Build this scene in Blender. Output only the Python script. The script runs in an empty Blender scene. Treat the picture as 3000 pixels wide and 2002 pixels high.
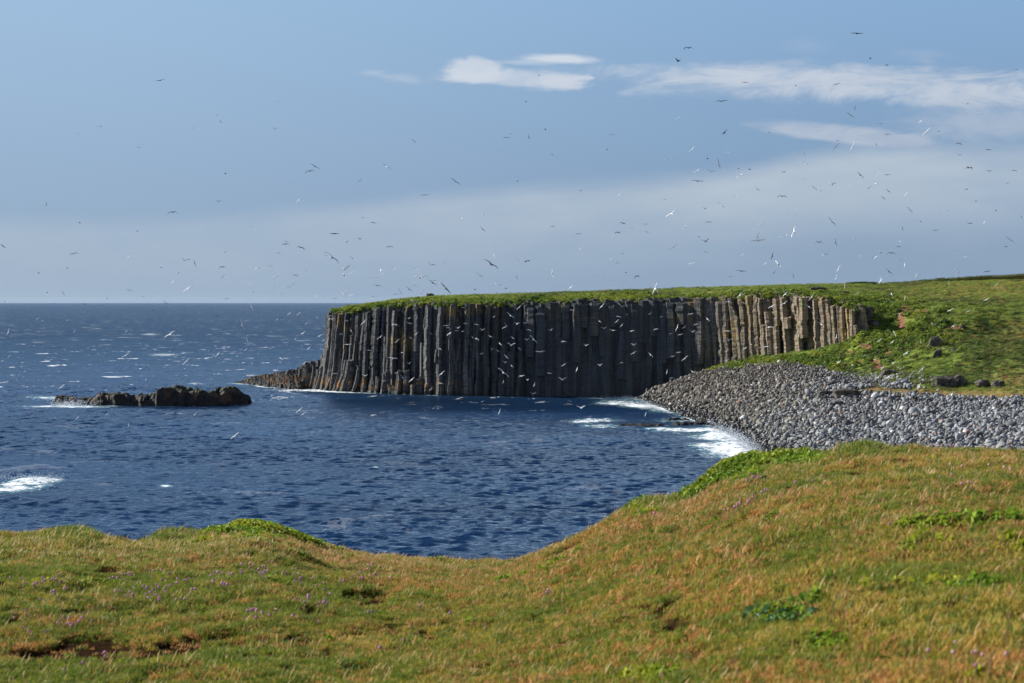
import bpy, bmesh, math, random
import numpy as np
from mathutils import Vector, Matrix, Euler
R = math.radians
rng = np.random.default_rng(7)
random.seed(7)
F = 5833.0; H0 = 22.0; PH = 886.0          # focal length in photo pixels, eye height over the sea, horizon row
scene = bpy.context.scene
COL = scene.collection
def XZ(px, py, Y): return ((px-1500.0)/F*Y, H0-(py-PH)/F*Y)

# ---------------------------------------------------------------- noise
def _hash(ix, iy, iz, seed):
    n = (ix.astype(np.int64)*374761393 + iy.astype(np.int64)*668265263 + iz.astype(np.int64)*2147483647 + seed*1274126177) & 0xffffffff
    n = ((n ^ (n >> 13))*1274126177) & 0xffffffff
    return ((n ^ (n >> 16)) & 0xffff)/65535.0
def vnoise(x, y, z=0.0, seed=0):
    x, y, z = np.broadcast_arrays(np.asarray(x, float), np.asarray(y, float), np.asarray(z, float))
    ix, iy, iz = np.floor(x), np.floor(y), np.floor(z)
    fx, fy, fz = x-ix, y-iy, z-iz
    fx, fy, fz = [f*f*(3-2*f) for f in (fx, fy, fz)]
    r = 0
    for a in (0, 1):
        for b in (0, 1):
            for c in (0, 1):
                w = (fx if a else 1-fx)*(fy if b else 1-fy)*(fz if c else 1-fz)
                r = r + w*_hash(ix+a, iy+b, iz+c, seed)
    return r*2-1
def fbm(x, y, z=0.0, seed=0, oct=4, gain=.5):
    r = 0; a = 1; s = 0
    for o in range(oct):
        r = r + a*vnoise(np.asarray(x)*2**o, np.asarray(y)*2**o, np.asarray(z)*2**o, seed+o*17); s += a; a *= gain
    return r/s
def sstep(a, b, x):
    t = np.clip((x-a)/(b-a), 0, 1); return t*t*(3-2*t)
def polydist(X, Y, poly):
    d = np.full(np.shape(X), 1e9)
    for (x0, y0), (x1, y1) in zip(poly[:-1], poly[1:]):
        vx, vy = x1-x0, y1-y0; L = vx*vx+vy*vy+1e-9
        t = np.clip(((X-x0)*vx+(Y-y0)*vy)/L, 0, 1)
        d = np.minimum(d, np.hypot(X-x0-t*vx, Y-y0-t*vy))
    return d

# ---------------------------------------------------------------- object helpers
def tag(o, label=None, cat=None, group=None, kind=None):
    if label: o['label'] = label
    if cat: o['category'] = cat
    if group: o['group'] = group
    if kind: o['kind'] = kind
    return o
def mesh_np(name, V, faces, smooth=False):
    """V (n,3); faces: list of arrays (m,k)"""
    me = bpy.data.meshes.new(name)
    V = np.asarray(V, np.float32)
    me.vertices.add(len(V)); me.vertices.foreach_set('co', V.ravel())
    loops = np.concatenate([f.ravel() for f in faces]).astype(np.int32)
    tot = np.concatenate([np.full(len(f), f.shape[1]) for f in faces]).astype(np.int32)
    st = np.concatenate([[0], np.cumsum(tot)[:-1]]).astype(np.int32)
    me.loops.add(len(loops)); me.loops.foreach_set('vertex_index', loops)
    me.polygons.add(len(tot)); me.polygons.foreach_set('loop_start', st); me.polygons.foreach_set('loop_total', tot)
    me.polygons.foreach_set('use_smooth', np.full(len(tot), smooth))
    me.update(calc_edges=True)
    return me
def link(name, me, mat=None, parent=None):
    o = bpy.data.objects.new(name, me); COL.objects.link(o)
    if mat is not None: me.materials.append(mat)
    if parent: o.parent = parent
    return o
def empty(name, loc):
    o = bpy.data.objects.new(name, None); COL.objects.link(o); o.location = loc; o.empty_display_size = .2
    return o
def gridfaces(nr, nc):
    i = np.arange(nr-1)[:, None]*nc + np.arange(nc-1)[None, :]
    return np.stack([i, i+1, i+nc+1, i+nc], -1).reshape(-1, 4)
def attr(me, name, data, typ='FLOAT'):
    a = me.attributes.new(name, typ, 'POINT')
    a.data.foreach_set('vector' if typ == 'FLOAT_VECTOR' else 'value', np.asarray(data).ravel())

# ---------------------------------------------------------------- materials
class NT:
    def __init__(s, name):
        s.m = bpy.data.materials.new(name); s.m.use_nodes = True; s.t = s.m.node_tree; s.t.nodes.clear()
        s.out = s.n('ShaderNodeOutputMaterial')
    def n(s, typ, **kw):
        nd = s.t.nodes.new(typ)
        for k, v in kw.items(): setattr(nd, k, v)
        return nd
    def l(s, a, b): s.t.links.new(a, b)
    def put(s, sock, v):
        if isinstance(v, bpy.types.NodeSocket): s.l(v, sock)
        else:
            if isinstance(v, (tuple, list)) and len(v) == 3 and sock.type == 'RGBA': v = (*v, 1)
            sock.default_value = v
    def math(s, op, a, b=None, c=None, clamp=False):
        nd = s.n('ShaderNodeMath', operation=op, use_clamp=clamp)
        s.put(nd.inputs[0], a)
        if b is not None: s.put(nd.inputs[1], b)
        if c is not None: s.put(nd.inputs[2], c)
        return nd.outputs[0]
    def mix(s, f, a, b, blend='MIX'):
        nd = s.n('ShaderNodeMix', data_type='RGBA', blend_type=blend, clamp_factor=True)
        s.put(nd.inputs[0], f); s.put(nd.inputs[6], a); s.put(nd.inputs[7], b)
        return nd.outputs[2]
    def ss(s, x, lo, hi, o0=0., o1=1.):
        nd = s.n('ShaderNodeMapRange', interpolation_type='SMOOTHSTEP')
        s.put(nd.inputs[0], x); nd.inputs[1].default_value = lo; nd.inputs[2].default_value = hi
        nd.inputs[3].default_value = o0; nd.inputs[4].default_value = o1
        return nd.outputs[0]
    def pos(s): 
        if not hasattr(s, '_p'): s._p = s.n('ShaderNodeNewGeometry').outputs['Position']
        return s._p
    def xyz(s, v=None):
        nd = s.n('ShaderNodeSeparateXYZ'); s.l(v or s.pos(), nd.inputs[0]); return nd.outputs
    def vmul(s, v, k):
        nd = s.n('ShaderNodeVectorMath', operation='MULTIPLY'); s.put(nd.inputs[0], v); nd.inputs[1].default_value = k; return nd.outputs[0]
    def noise(s, scale, detail=3, rough=.55, vec=None, stretch=None, dist=0.):
        v = vec if vec is not None else s.pos()
        if stretch: v = s.vmul(v, stretch)
        nd = s.n('ShaderNodeTexNoise'); s.l(v, nd.inputs['Vector']); nd.inputs['Scale'].default_value = scale
        nd.inputs['Detail'].default_value = detail; nd.inputs['Roughness'].default_value = rough; nd.inputs['Distortion'].default_value = dist
        return nd.outputs['Fac']
    def rnd(s): return s.n('ShaderNodeObjectInfo').outputs['Random']
    def at(s, name): return s.n('ShaderNodeAttribute', attribute_name=name).outputs['Fac']
    def bump(s, h, dist, strength=1.):
        nd = s.n('ShaderNodeBump'); s.put(nd.inputs['Height'], h); nd.inputs['Distance'].default_value = dist; nd.inputs['Strength'].default_value = strength
        return nd.outputs[0]
    def bsdf(s, col, rough=.8, spec=.3, normal=None, **kw):
        b = s.n('ShaderNodeBsdfPrincipled'); s.put(b.inputs['Base Color'], col); s.put(b.inputs['Roughness'], rough)
        b.inputs['Specular IOR Level'].default_value = spec
        if normal is not None: s.l(normal, b.inputs['Normal'])
        for k, v in kw.items(): s.put(b.inputs[k], v)
        return b.outputs[0]
    def leafy(s, col, trans=.35, rough=.6, spec=.25):
        t = s.n('ShaderNodeBsdfTranslucent'); s.put(t.inputs[0], col)
        m = s.n('ShaderNodeMixShader'); m.inputs[0].default_value = trans
        s.l(s.bsdf(col, rough, spec), m.inputs[1]); s.l(t.outputs[0], m.inputs[2])
        return m.outputs[0]
    def done(s, sh): s.l(sh, s.out.inputs[0]); return s.m

M = {}
# basalt columns
t = NT('basalt'); x, y, z = t.xyz()
rn = t.rnd()
streak = t.noise(1.0, 4, .6, stretch=(1.6, 1.6, .10))
blotch = t.noise(.45, 4, .6)
col = t.mix(t.ss(streak, .36, .74), (.028, .032, .039), (.185, .178, .168))
col = t.mix(t.math('MULTIPLY', t.ss(rn, .3, 1.), .55), col, (.08, .085, .088))
right = t.ss(x, 38, 60)
col = t.mix(t.math('MULTIPLY', right, .75), col, t.mix(t.noise(.25, 3), (.21, .17, .115), (.38, .285, .19)))
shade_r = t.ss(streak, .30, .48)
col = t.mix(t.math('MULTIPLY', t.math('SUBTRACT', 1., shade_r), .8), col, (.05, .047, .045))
# ochre lichen on some upper parts
och = t.math('MULTIPLY', t.ss(t.noise(.13, 3), .56, .66), t.ss(z, 6, 15))
och = t.math('MULTIPLY', och, t.ss(streak, .35, .5))
col = t.mix(t.math('MULTIPLY', och, .65), col, (.34, .235, .07))
# green tint
col = t.mix(t.math('MULTIPLY', t.math('MULTIPLY', t.ss(t.noise(.4, 3, vec=t.vmul(t.pos(), (1.3, 1, 1.)))  , .57, .68), right), .7), col, (.10, .13, .03))
# guano
gua = t.math('MULTIPLY', t.ss(t.noise(2.2, 4, .7, stretch=(1.2, 1.2, .14)), .60, .70), t.ss(t.noise(.16, 2), .45, .6))
col = t.mix(t.math('MULTIPLY', gua, .7), col, (.5, .5, .48))
# cracks
cr = t.n('ShaderNodeTexVoronoi', feature='DISTANCE_TO_EDGE'); t.l(t.vmul(t.pos(), (.18, .18, 1.7)), cr.inputs['Vector']); cr.inputs['Scale'].default_value = 1.
col = t.mix(t.math('MULTIPLY', t.ss(cr.outputs['Distance'], .0, .05, 1., 0.), .6), col, (.03, .03, .03))
# orange lichen and the wet black zone by the sea
left = t.ss(x, -20, -8, 1., 0.)
lz = t.math('ADD', z, t.math('MULTIPLY', t.math('SUBTRACT', t.noise(.7, 3), .5), 2.6))
zone = t.math('MULTIPLY', t.math('MULTIPLY', t.ss(lz, .7, 1.2), t.ss(lz, 2.2, 4.2, 1., 0.)), t.ss(t.noise(.55, 4, .65), .48, .60))
col = t.mix(t.math('MULTIPLY', t.math('MULTIPLY', zone, left), .8), col, t.mix(t.noise(1.5, 2), (.26, .09, .02), (.20, .14, .05)))
wet = t.ss(lz, .3, 1.3, 1., 0.)
col = t.mix(t.math('MULTIPLY', wet, .85), col, (.018, .018, .017))
# cliff middle: the shadow on it is painted into the rock colour
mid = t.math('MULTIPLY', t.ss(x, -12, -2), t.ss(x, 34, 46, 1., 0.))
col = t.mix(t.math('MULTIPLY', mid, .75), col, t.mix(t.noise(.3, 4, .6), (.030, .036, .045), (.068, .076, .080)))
bmp = t.bump(t.math('ADD', t.noise(3.5, 5, .65), t.math('MULTIPLY', t.ss(cr.outputs['Distance'], 0, .06), .5)), .22)
M['basalt'] = t.done(t.bsdf(col, t.ss(wet, 0, 1, .88, .4), .25, bmp))

t = NT('sea_rock'); x, y, z = t.xyz()
n1 = t.noise(.8, 5, .65)
col = t.mix(t.ss(n1, .4, .75), (.008, .008, .009), (.032, .030, .028))
lz = t.math('ADD', z, t.math('MULTIPLY', t.math('SUBTRACT', t.noise(.5, 3), .5), 2.))
col = t.mix(t.math('MULTIPLY', t.math('MULTIPLY', t.ss(t.noise(.35, 4, .6), .52, .62), t.ss(lz, .6, 1.2)), .35), col, (.16, .08, .03))
nz = t.xyz(t.n('ShaderNodeNewGeometry').outputs['Normal'])[2]
col = t.mix(t.math('MULTIPLY', t.math('MULTIPLY', t.ss(nz, .5, .8), t.ss(z, 1.8, 3.)), .7), col, (.035, .055, .018))
M['sea_rock'] = t.done(t.bsdf(col, .7, .3, t.bump(t.noise(2.5, 5, .7), .25)))

t = NT('hill_rock'); n1 = t.noise(1.2, 5, .65)
col = t.mix(t.ss(n1, .35, .7), (.028, .026, .025), (.13, .115, .10))
col = t.mix(t.math('MULTIPLY', t.ss(t.noise(.9, 4, .6), .55, .65), .5), col, (.13, .13, .05))
M['hill_rock'] = t.done(t.bsdf(col, .85, .2, t.bump(t.noise(4, 5, .7), .12)))

# boulders: colour follows place on the beach (pale up the beach, brown by the cliff, black where wet)
t = NT('boulder'); x, y, z = t.xyz(); rn = t.rnd()
pk0 = t.n('ShaderNodeTexWhiteNoise', noise_dimensions='2D'); t.l(t.n('ShaderNodeObjectInfo').outputs['Location'], pk0.inputs['Vector'])
pale = t.mix(rn, (.045, .05, .056), (.28, .295, .31))
brown = t.mix(rn, (.05, .047, .042), (.22, .205, .175))
olive = t.mix(rn, (.05, .052, .036), (.20, .195, .13))
wv = t.math('ADD', t.math('MULTIPLY', x, .9), t.math('MULTIPLY', t.math('SUBTRACT', t.noise(.06, 3), .5), 22))
wv = t.math('SUBTRACT', wv, t.math('MULTIPLY', t.math('SUBTRACT', y, 300), .35))
wv = t.math('ADD', wv, t.math('MULTIPLY', t.math('SUBTRACT', pk0.outputs['Value'], .5), 26))
f1 = t.ss(wv, 12, 44)
low = t.mix(t.ss(t.math('SUBTRACT', t.noise(.1, 2), t.math('MULTIPLY', t.math('SUBTRACT', y, 330), .004)), .35, .6), brown, olive)
col = t.mix(f1, low, pale)
pk = t.n('ShaderNodeTexWhiteNoise', noise_dimensions='1D'); t.l(rn, pk.inputs['W'])
col = t.mix(t.ss(pk.outputs['Value'], .985, .99), col, (.26, .15, .10))
col = t.mix(t.ss(pk.outputs['Value'], .02, .04, .75, 0.), col, (.62, .62, .62))
lz = t.math('ADD', z, t.math('MULTIPLY', t.math('SUBTRACT', t.noise(.15, 3), .5), 1.6))
wet = t.ss(lz, .9, 2.3, 1., 0.)
col = t.mix(t.math('MULTIPLY', wet, .9), col, (.016, .017, .016))
col = t.mix(t.math('MULTIPLY', t.ss(t.noise(3., 4, .7), .45, .75), .45), col, (.05, .05, .045))
M['boulder'] = t.done(t.bsdf(col, t.ss(wet, 0, 1, .8, .32), .35, t.bump(t.noise(5, 4, .7), .06)))

t = NT('shingle')
col = t.mix(t.noise(2, 4, .6), (.02, .02, .019), (.07, .065, .055)); col = t.mix(t.at('dry'), col, t.mix(t.noise(.8, 4), (.10, .10, .03), (.22, .17, .07)))
M['shingle'] = t.done(t.bsdf(col, .9, .2, t.bump(t.noise(3, 4, .7), .3)))

# hill turf
t = NT('hill_turf'); x, y, z = t.xyz()
st = t.noise(.5, 4, .6, stretch=(.35, 1., 1.6), dist=.6)
green = t.mix(t.ss(st, .35, .68), (.07, .12, .018), (.18, .24, .04))
olive = t.mix(t.ss(st, .3, .7), (.09, .085, .02), (.20, .165, .05))
big = t.noise(.045, 3, .5)
f = t.math('MULTIPLY', t.ss(t.math('ADD', big, t.math('MULTIPLY', t.math('SUBTRACT', x, 90), .004)), .50, .68), .8)
col = t.mix(f, green, olive)
col = t.mix(t.math('MULTIPLY', t.at('dry'), .85), col, t.mix(st, (.15, .11, .045), (.27, .21, .09)))
col = t.mix(t.at('soil'), col, t.mix(t.noise(1.2, 3), (.11, .055, .03), (.30, .14, .08)))
col = t.mix(t.at('rock'), col, (.05, .045, .042))
M['hill_turf'] = t.done(t.bsdf(col, .9, .1, t.bump(t.noise(1.6, 5, .7, stretch=(.5, 1, 1)), .35)))

def leafmat(name, c0, c1, c2=None, scale=.5, trans=.35, spec=.2, rough=.6):
    t = NT(name)
    col = t.mix(t.rnd(), c0, c1)
    if c2: col = t.mix(t.ss(t.noise(scale, 3), .42, .62), col, c2)
    M[name] = t.done(t.leafy(col, trans, rough, spec))
leafmat('far_leaf', (.07, .13, .018), (.17, .25, .035), (.24, .28, .035), .12)
leafmat('far_leaf_dark', (.030, .060, .012), (.065, .10, .02), (.10, .10, .03), .2)
leafmat('far_grass', (.12, .185, .025), (.23, .30, .055), (.22, .28, .05), .05)
leafmat('near_grass', (.10, .15, .016), (.28, .30, .036), (.36, .29, .05), 1.2)
leafmat('deep_grass', (.075, .13, .016), (.17, .22, .028), None)
leafmat('brown_grass', (.22, .105, .032), (.60, .36, .14), (.46, .245, .075), 1.1)
leafmat('straw', (.42, .30, .13), (.60, .48, .26), (.48, .28, .14), .8)
leafmat('bright_leaf', (.10, .20, .018), (.20, .30, .03), (.32, .34, .03), 1.5, .35, .15, .5)
leafmat('blue_leaf', (.07, .15, .06), (.12, .22, .09), None, 1., .3, .2, .45)

t = NT('near_soil')
n = t.noise(9, 5, .65); n2 = t.noise(1.1, 3, .6)
col = t.mix(t.ss(n, .35, .65), (.06, .03, .012), (.24, .12, .04))
col = t.mix(t.math('MULTIPLY', t.ss(n2, .42, .6), .7), col, (.10, .11, .02))
col = t.mix(t.at('soil'), col, t.mix(n, (.010, .006, .004), (.055, .030, .016)))
M['near_soil'] = t.done(t.bsdf(col, 1., 0., t.bump(t.noise(14, 6, .7), .06)))

def flat(name, col, rough=.6, spec=.3, trans=0):
    t = NT(name); M[name] = t.done(t.leafy(col, trans, rough, spec) if trans else t.bsdf(col, rough, spec))
flat('bird_white', (.82, .83, .85), .6, .2, .15)
flat('bird_grey_shaded', (.05, .055, .065), .6)  # grey upper wings, darkened to paint in their shade against the sky
flat('bird_pale', (.13, .135, .15), .6)  # pale body with its shaded look put into the colour
flat('bird_black', (.03, .03, .035), .6)
flat('bird_dark', (.012, .012, .014), .8, .1)  # real dark plumage, and shade painted on birds against bright sky
flat('bird_beak', (.5, .35, .05), .5)
flat('thrift_pink', (.52, .27, .43), .7, .1, .25)
flat('thrift_pale', (.58, .36, .34), .7, .1, .25)
flat('thrift_stem', (.13, .13, .04), .7, .1)
t = NT('post_wood'); M['post_wood'] = t.done(t.bsdf(t.mix(t.noise(6, 3, stretch=(1, 1, .2)), (.38, .36, .32), (.62, .6, .55)), .8, .2))
t = NT('driftwood'); M['driftwood'] = t.done(t.bsdf(t.mix(t.noise(3, 4, stretch=(.2, 1, 1)), (.45, .43, .38), (.78, .76, .70)), .8, .2))
t = NT('foam'); M['foam'] = t.done(t.bsdf((.82, .85, .88), .6, .2, t.bump(t.noise(4, 4, .7), .1)))

# water
t = NT('water'); x, y, z = t.xyz()
cd = t.n('ShaderNodeCameraData').outputs['View Distance']
rip = t.noise(2.2, 3, .65, stretch=(.7, 1., 1.), dist=.4)
rip2 = t.noise(.28, 4, .65, stretch=(.6, 1., 1.), dist=.5)
far_ = t.ss(y, 380, 1000)
rip3 = t.noise(.05, 6, .62, stretch=(.5, .7, 1.), dist=.5)
hh = t.math('ADD', t.math('MULTIPLY', rip, .34), t.math('ADD', t.math('MULTIPLY', rip2, t.math('ADD', .8, t.math('MULTIPLY', far_, 1.6))), t.math('MULTIPLY', rip3, t.math('MULTIPLY', far_, 9.))))
bm = t.bump(hh, .55, .85)
f = t.at('foam')
fn = t.noise(.9, 6, .72, stretch=(.55, 1., 1.), dist=1.2)
fn9 = t.noise(2.6, 5, .75, stretch=(.6, 1., 1.), dist=1.)
fac = t.ss(t.math('ADD', t.math('MINIMUM', f, .86), t.math('ADD', t.math('MULTIPLY', t.math('SUBTRACT', fn, .5), 3.0), t.math('MULTIPLY', t.math('SUBTRACT', fn9, .5), 2.0))), .55, .95)
fac = t.math('MULTIPLY', fac, t.ss(f, .02, .2))
# wind-blown whitecaps
wc1 = t.noise(.020, 4, .6, stretch=(.8, .42, 1.), dist=.4)
wc2 = t.noise(.11, 6, .72, stretch=(.8, .45, 1.), dist=.6)
wc = t.math('MULTIPLY', t.ss(wc1, .38, .52), t.ss(wc2, .605, .64))
wc = t.math('MULTIPLY', wc, t.ss(y, 360, 600, .1, 1.))
fac = t.math('MAXIMUM', fac, t.math('MULTIPLY', wc, .8))
body = t.mix(t.ss(t.noise(.02, 3, .5, stretch=(.6, 1, 1)), .35, .65), (.0033, .0145, .038), (.006, .025, .064))
body = t.mix(t.ss(f, .15, .6), body, (.03, .12, .15))
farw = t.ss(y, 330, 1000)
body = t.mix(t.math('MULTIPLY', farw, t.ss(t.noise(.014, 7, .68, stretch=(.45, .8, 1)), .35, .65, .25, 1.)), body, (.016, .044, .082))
df = t.n('ShaderNodeBsdfDiffuse'); t.put(df.inputs[0], body); t.l(bm, df.inputs['Normal'])
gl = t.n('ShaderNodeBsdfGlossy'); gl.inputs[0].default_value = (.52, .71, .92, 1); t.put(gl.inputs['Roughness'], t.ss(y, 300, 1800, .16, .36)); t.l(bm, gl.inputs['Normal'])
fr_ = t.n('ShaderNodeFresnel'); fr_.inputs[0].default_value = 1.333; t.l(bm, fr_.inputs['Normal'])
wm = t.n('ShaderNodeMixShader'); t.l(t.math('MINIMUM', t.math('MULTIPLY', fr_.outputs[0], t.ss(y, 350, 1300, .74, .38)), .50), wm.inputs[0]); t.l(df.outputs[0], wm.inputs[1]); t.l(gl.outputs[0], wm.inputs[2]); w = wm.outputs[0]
fo = t.bsdf((.80, .84, .87), .7, .2)
mx = t.n('ShaderNodeMixShader'); t.l(fac, mx.inputs[0]); t.l(w, mx.inputs[1]); t.l(fo, mx.inputs[2])
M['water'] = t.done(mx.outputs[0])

# ---------------------------------------------------------------- sun, sky, camera
SUN_AZ, SUN_EL = R(-68), R(27)                 # azimuth from the view direction (+Y), to the left and a little beyond the scene
sd = Vector((math.sin(SUN_AZ)*math.cos(SUN_EL), math.cos(SUN_AZ)*math.cos(SUN_EL), math.sin(SUN_EL)))
L = bpy.data.lights.new('sun', 'SUN'); L.energy = 5.; L.angle = R(.5); L.color = (1., .93, .82)
sun = bpy.data.objects.new('sun', L); COL.objects.link(sun); sun.rotation_euler = sd.to_track_quat('Z', 'Y').to_euler()
W = bpy.data.worlds.new('World'); scene.world = W; W.use_nodes = True
class WT(NT):
    def __init__(s): s.t = W.node_tree; s.t.nodes.clear()
t = WT()
tc = t.n('ShaderNodeTexCoord').outputs['Generated']
sky = t.n('ShaderNodeTexSky', sky_type='NISHITA'); sky.sun_disc = False; sky.sun_elevation = SUN_EL; sky.sun_rotation = SUN_AZ
sky.air_density = 1.; sky.dust_density = .6; sky.ozone_density = 1.5
dx, dy, dz = t.xyz(tc)
az = t.math('ARCTAN2', dx, dy); el = t.math('ARCSINE', dz)
U = t.math('MULTIPLY', az, F); V = t.math('MULTIPLY', el, F)        # direction in the photo's angular units
SK = .105
def c(r, g, b): return tuple((v/255/12.92 if v/255 <= .04045 else ((v/255+.055)/1.055)**2.4) for v in (r, g, b))
def cs(r, g, b): return tuple(v/SK for v in c(r, g, b))
ramp = t.n('ShaderNodeValToRGB'); cr_ = ramp.color_ramp
EXPO = .95
g_ = 1/(2**EXPO)
stops = [(0., (122, 146, 174)), (.10, (147, 170, 194)), (.28, (163, 186, 209)), (.5, (169, 196, 219)), (.75, (155, 188, 218)), (1., (137, 173, 210))]
cr_.elements[0].position = 0; cr_.elements[1].position = 1
for i, (p, q) in enumerate(stops):
    e = cr_.elements[0] if i == 0 else (cr_.elements[1] if i == len(stops)-1 else cr_.elements.new(p))
    e.position = p; e.color = (*[v*g_ for v in c(*q)], 1)
t.l(t.math('DIVIDE', V, 900.), ramp.inputs[0])
lift = t.n('ShaderNodeVectorMath', operation='SCALE'); t.l(ramp.outputs[0], lift.inputs[0]); lift.inputs['Scale'].default_value = 1/SK
# brighter towards the sun (left)
base = t.mix(t.math('MULTIPLY', t.ss(U, -1700, 1500, 1., 0.), .55), lift.outputs[0], t.mix(t.ss(V, 0, 900), tuple(v*g_ for v in cs(165, 187, 210)), tuple(v*g_ for v in cs(174, 202, 229))))
warp = t.noise(3.0, 4, .55, vec=tc, stretch=(1, 1, 3.))
fine = t.math('ADD', t.math('MULTIPLY', t.noise(22., 7, .68, vec=tc, stretch=(.75, .75, 3.2), dist=1.2), .75), t.math('MULTIPLY', t.noise(75., 5, .65, vec=tc, stretch=(1., 1., 1.8)), .25))
fine2 = t.noise(70., 5, .6, vec=tc, stretch=(1., 1., 2.))
wn = t.math('SUBTRACT', warp, .5); fn = t.math('SUBTRACT', fine, .5)
def cloud(px, py, rx, ry, tilt, soft, dens, rag=1., flatb=0.):
    """soft-edged patch of cloud around one direction; tilt in photo slope"""
    u = t.math('SUBTRACT', U, float(px-1500)); v = t.math('SUBTRACT', V, float(PH-py))
    v = t.math('ADD', v, t.math('MULTIPLY', u, float(tilt)))
    a = t.math('DIVIDE', u, float(rx)); b = t.math('DIVIDE', v, float(ry))
    if flatb: b = t.math('MULTIPLY', b, t.ss(b, -.1, .1, flatb, 1.))
    r = t.math('SQRT', t.math('ADD', t.math('MULTIPLY', a, a), t.math('MULTIPLY', b, b)))
    r = t.math('ADD', r, t.math('MULTIPLY', fn, -rag*3.4))
    return t.math('MULTIPLY', t.math('MULTIPLY', t.ss(r, .95-soft*1.5, 1.+soft, 1., 0.), dens), t.ss(fn, -.22, .1, .45, 1.05))
def tint(col, m, rgb): return t.mix(m, col, tuple(v*g_ for v in cs(*rgb)))
# low cloud bank that rises to the right
edge = t.math('ADD', t.ss(U, -1600, 500, 220., 375.), t.math('ADD', t.math('MULTIPLY', wn, 150.), t.ss(U, 500, 1100, 0., 85.)))
edge = t.math('ADD', edge, t.math('MULTIPLY', fn, 40.))
d = t.math('SUBTRACT', edge, V)
bank = t.math('MULTIPLY', t.ss(d, -25, 55), t.ss(d, 60, 400, 1., .15))
bank = t.math('MULTIPLY', bank, t.ss(U, -1500, 900, .40, .85))
bank = t.math('MULTIPLY', bank, t.ss(t.noise(6., 4, .6, vec=tc, stretch=(1, 1, 4.)), .3, .65, .55, 1.))
base = tint(base, bank, (188, 200, 212))
low = t.math('MULTIPLY', t.ss(V, 0, 330, 1., 0.), t.ss(U, -900, 1500, .15, .6))
base = tint(base, low, (146, 168, 191))
for (px, py, rx, ry, tl, so, de, rg, fb, rgb) in [
    (2480, 252, 600, 50, .030, .42, .75, .9, 0, (196, 205, 219)), (2200, 228, 230, 22, .03, .6, .55, .9, 0, (204, 212, 224)),
    (2700, 285, 460, 32, .07, .5, .62, .8, 0, (200, 208, 220)), (1960, 212, 110, 24, 0, .8, .30, 1.4, 0, (190, 203, 221)),
    (1520, 240, 200, 26, .03, .30, .75, .95, 1.5, (200, 210, 224)), (1395, 218, 75, 34, .10, .35, .8, 1., 1.2, (208, 216, 228)),
    (1640, 252, 90, 24, 0, .35, .80, .9, 1.4, (204, 212, 225)), (1640, 176, 105, 12, .03, .4, .9, .55, 0, (210, 219, 231)),
    (1540, 187, 70, 6, .03, .6, .5, .8, 0, (196, 208, 224)), (1190, 238, 55, 13, .1, .7, .5, 1.3, 0, (190, 204, 222)), (1100, 220, 36, 9, .1, .7, .45, 1.3, 0, (190, 204, 222)),
    (2460, 400, 260, 28, .12, .22, .8, .3, 0, (186, 196, 212)), (2640, 428, 110, 18, .18, .4, .6, .5, 0, (165, 178, 201)),
    (2900, 370, 230, 60, -.05, .8, .55, .9, 0, (188, 198, 212)), (1900, 272, 50, 14, 0, .7, .4, 1.2, 0, (188, 202, 220)), (1830, 277, 26, 9, 0, .7, .5, 1.2, 0, (190, 202, 220)),
    (2360, 150, 60, 18, 0, .9, .22, 1.3, 0, (180, 196, 219)), (2690, 178, 70, 12, .02, .9, .22, 1.2, 0, (180, 196, 219))]:
    base = tint(base, cloud(px, py, rx, ry, tl, so, de, rg, fb), rgb)
up = t.ss(el, R(10), R(24))
final = t.mix(up, base, t.vmul(sky.outputs[0], (.25, .335, .49)))
below = t.ss(el, R(-.4), R(-.05))
final = t.mix(below, tuple(v*g_ for v in cs(60, 80, 105)), final)
bg = t.n('ShaderNodeBackground'); t.l(final, bg.inputs[0]); bg.inputs[1].default_value = SK
wo = t.n('ShaderNodeOutputWorld'); t.l(bg.outputs[0], wo.inputs[0])

cam = bpy.data.cameras.new('camera'); co = bpy.data.objects.new('camera', cam); COL.objects.link(co); scene.camera = co
co.location = (0, 0, H0); co.rotation_euler = (R(90), 0, 0)
cam.lens = 70; cam.sensor_width = 36; cam.shift_y = (PH-1001)/3000; cam.clip_end = 2e5; cam.clip_start = .1
cam.dof.use_dof = True; cam.dof.focus_distance = 300; cam.dof.aperture_fstop = 11.
scene.view_settings.view_transform = 'Standard'; scene.view_settings.look = 'None'; scene.view_settings.exposure = EXPO; scene.view_settings.gamma = 1
scene.cycles.max_bounces = 6; scene.cycles.transparent_max_bounces = 8; scene.cycles.use_denoising = True
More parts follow.
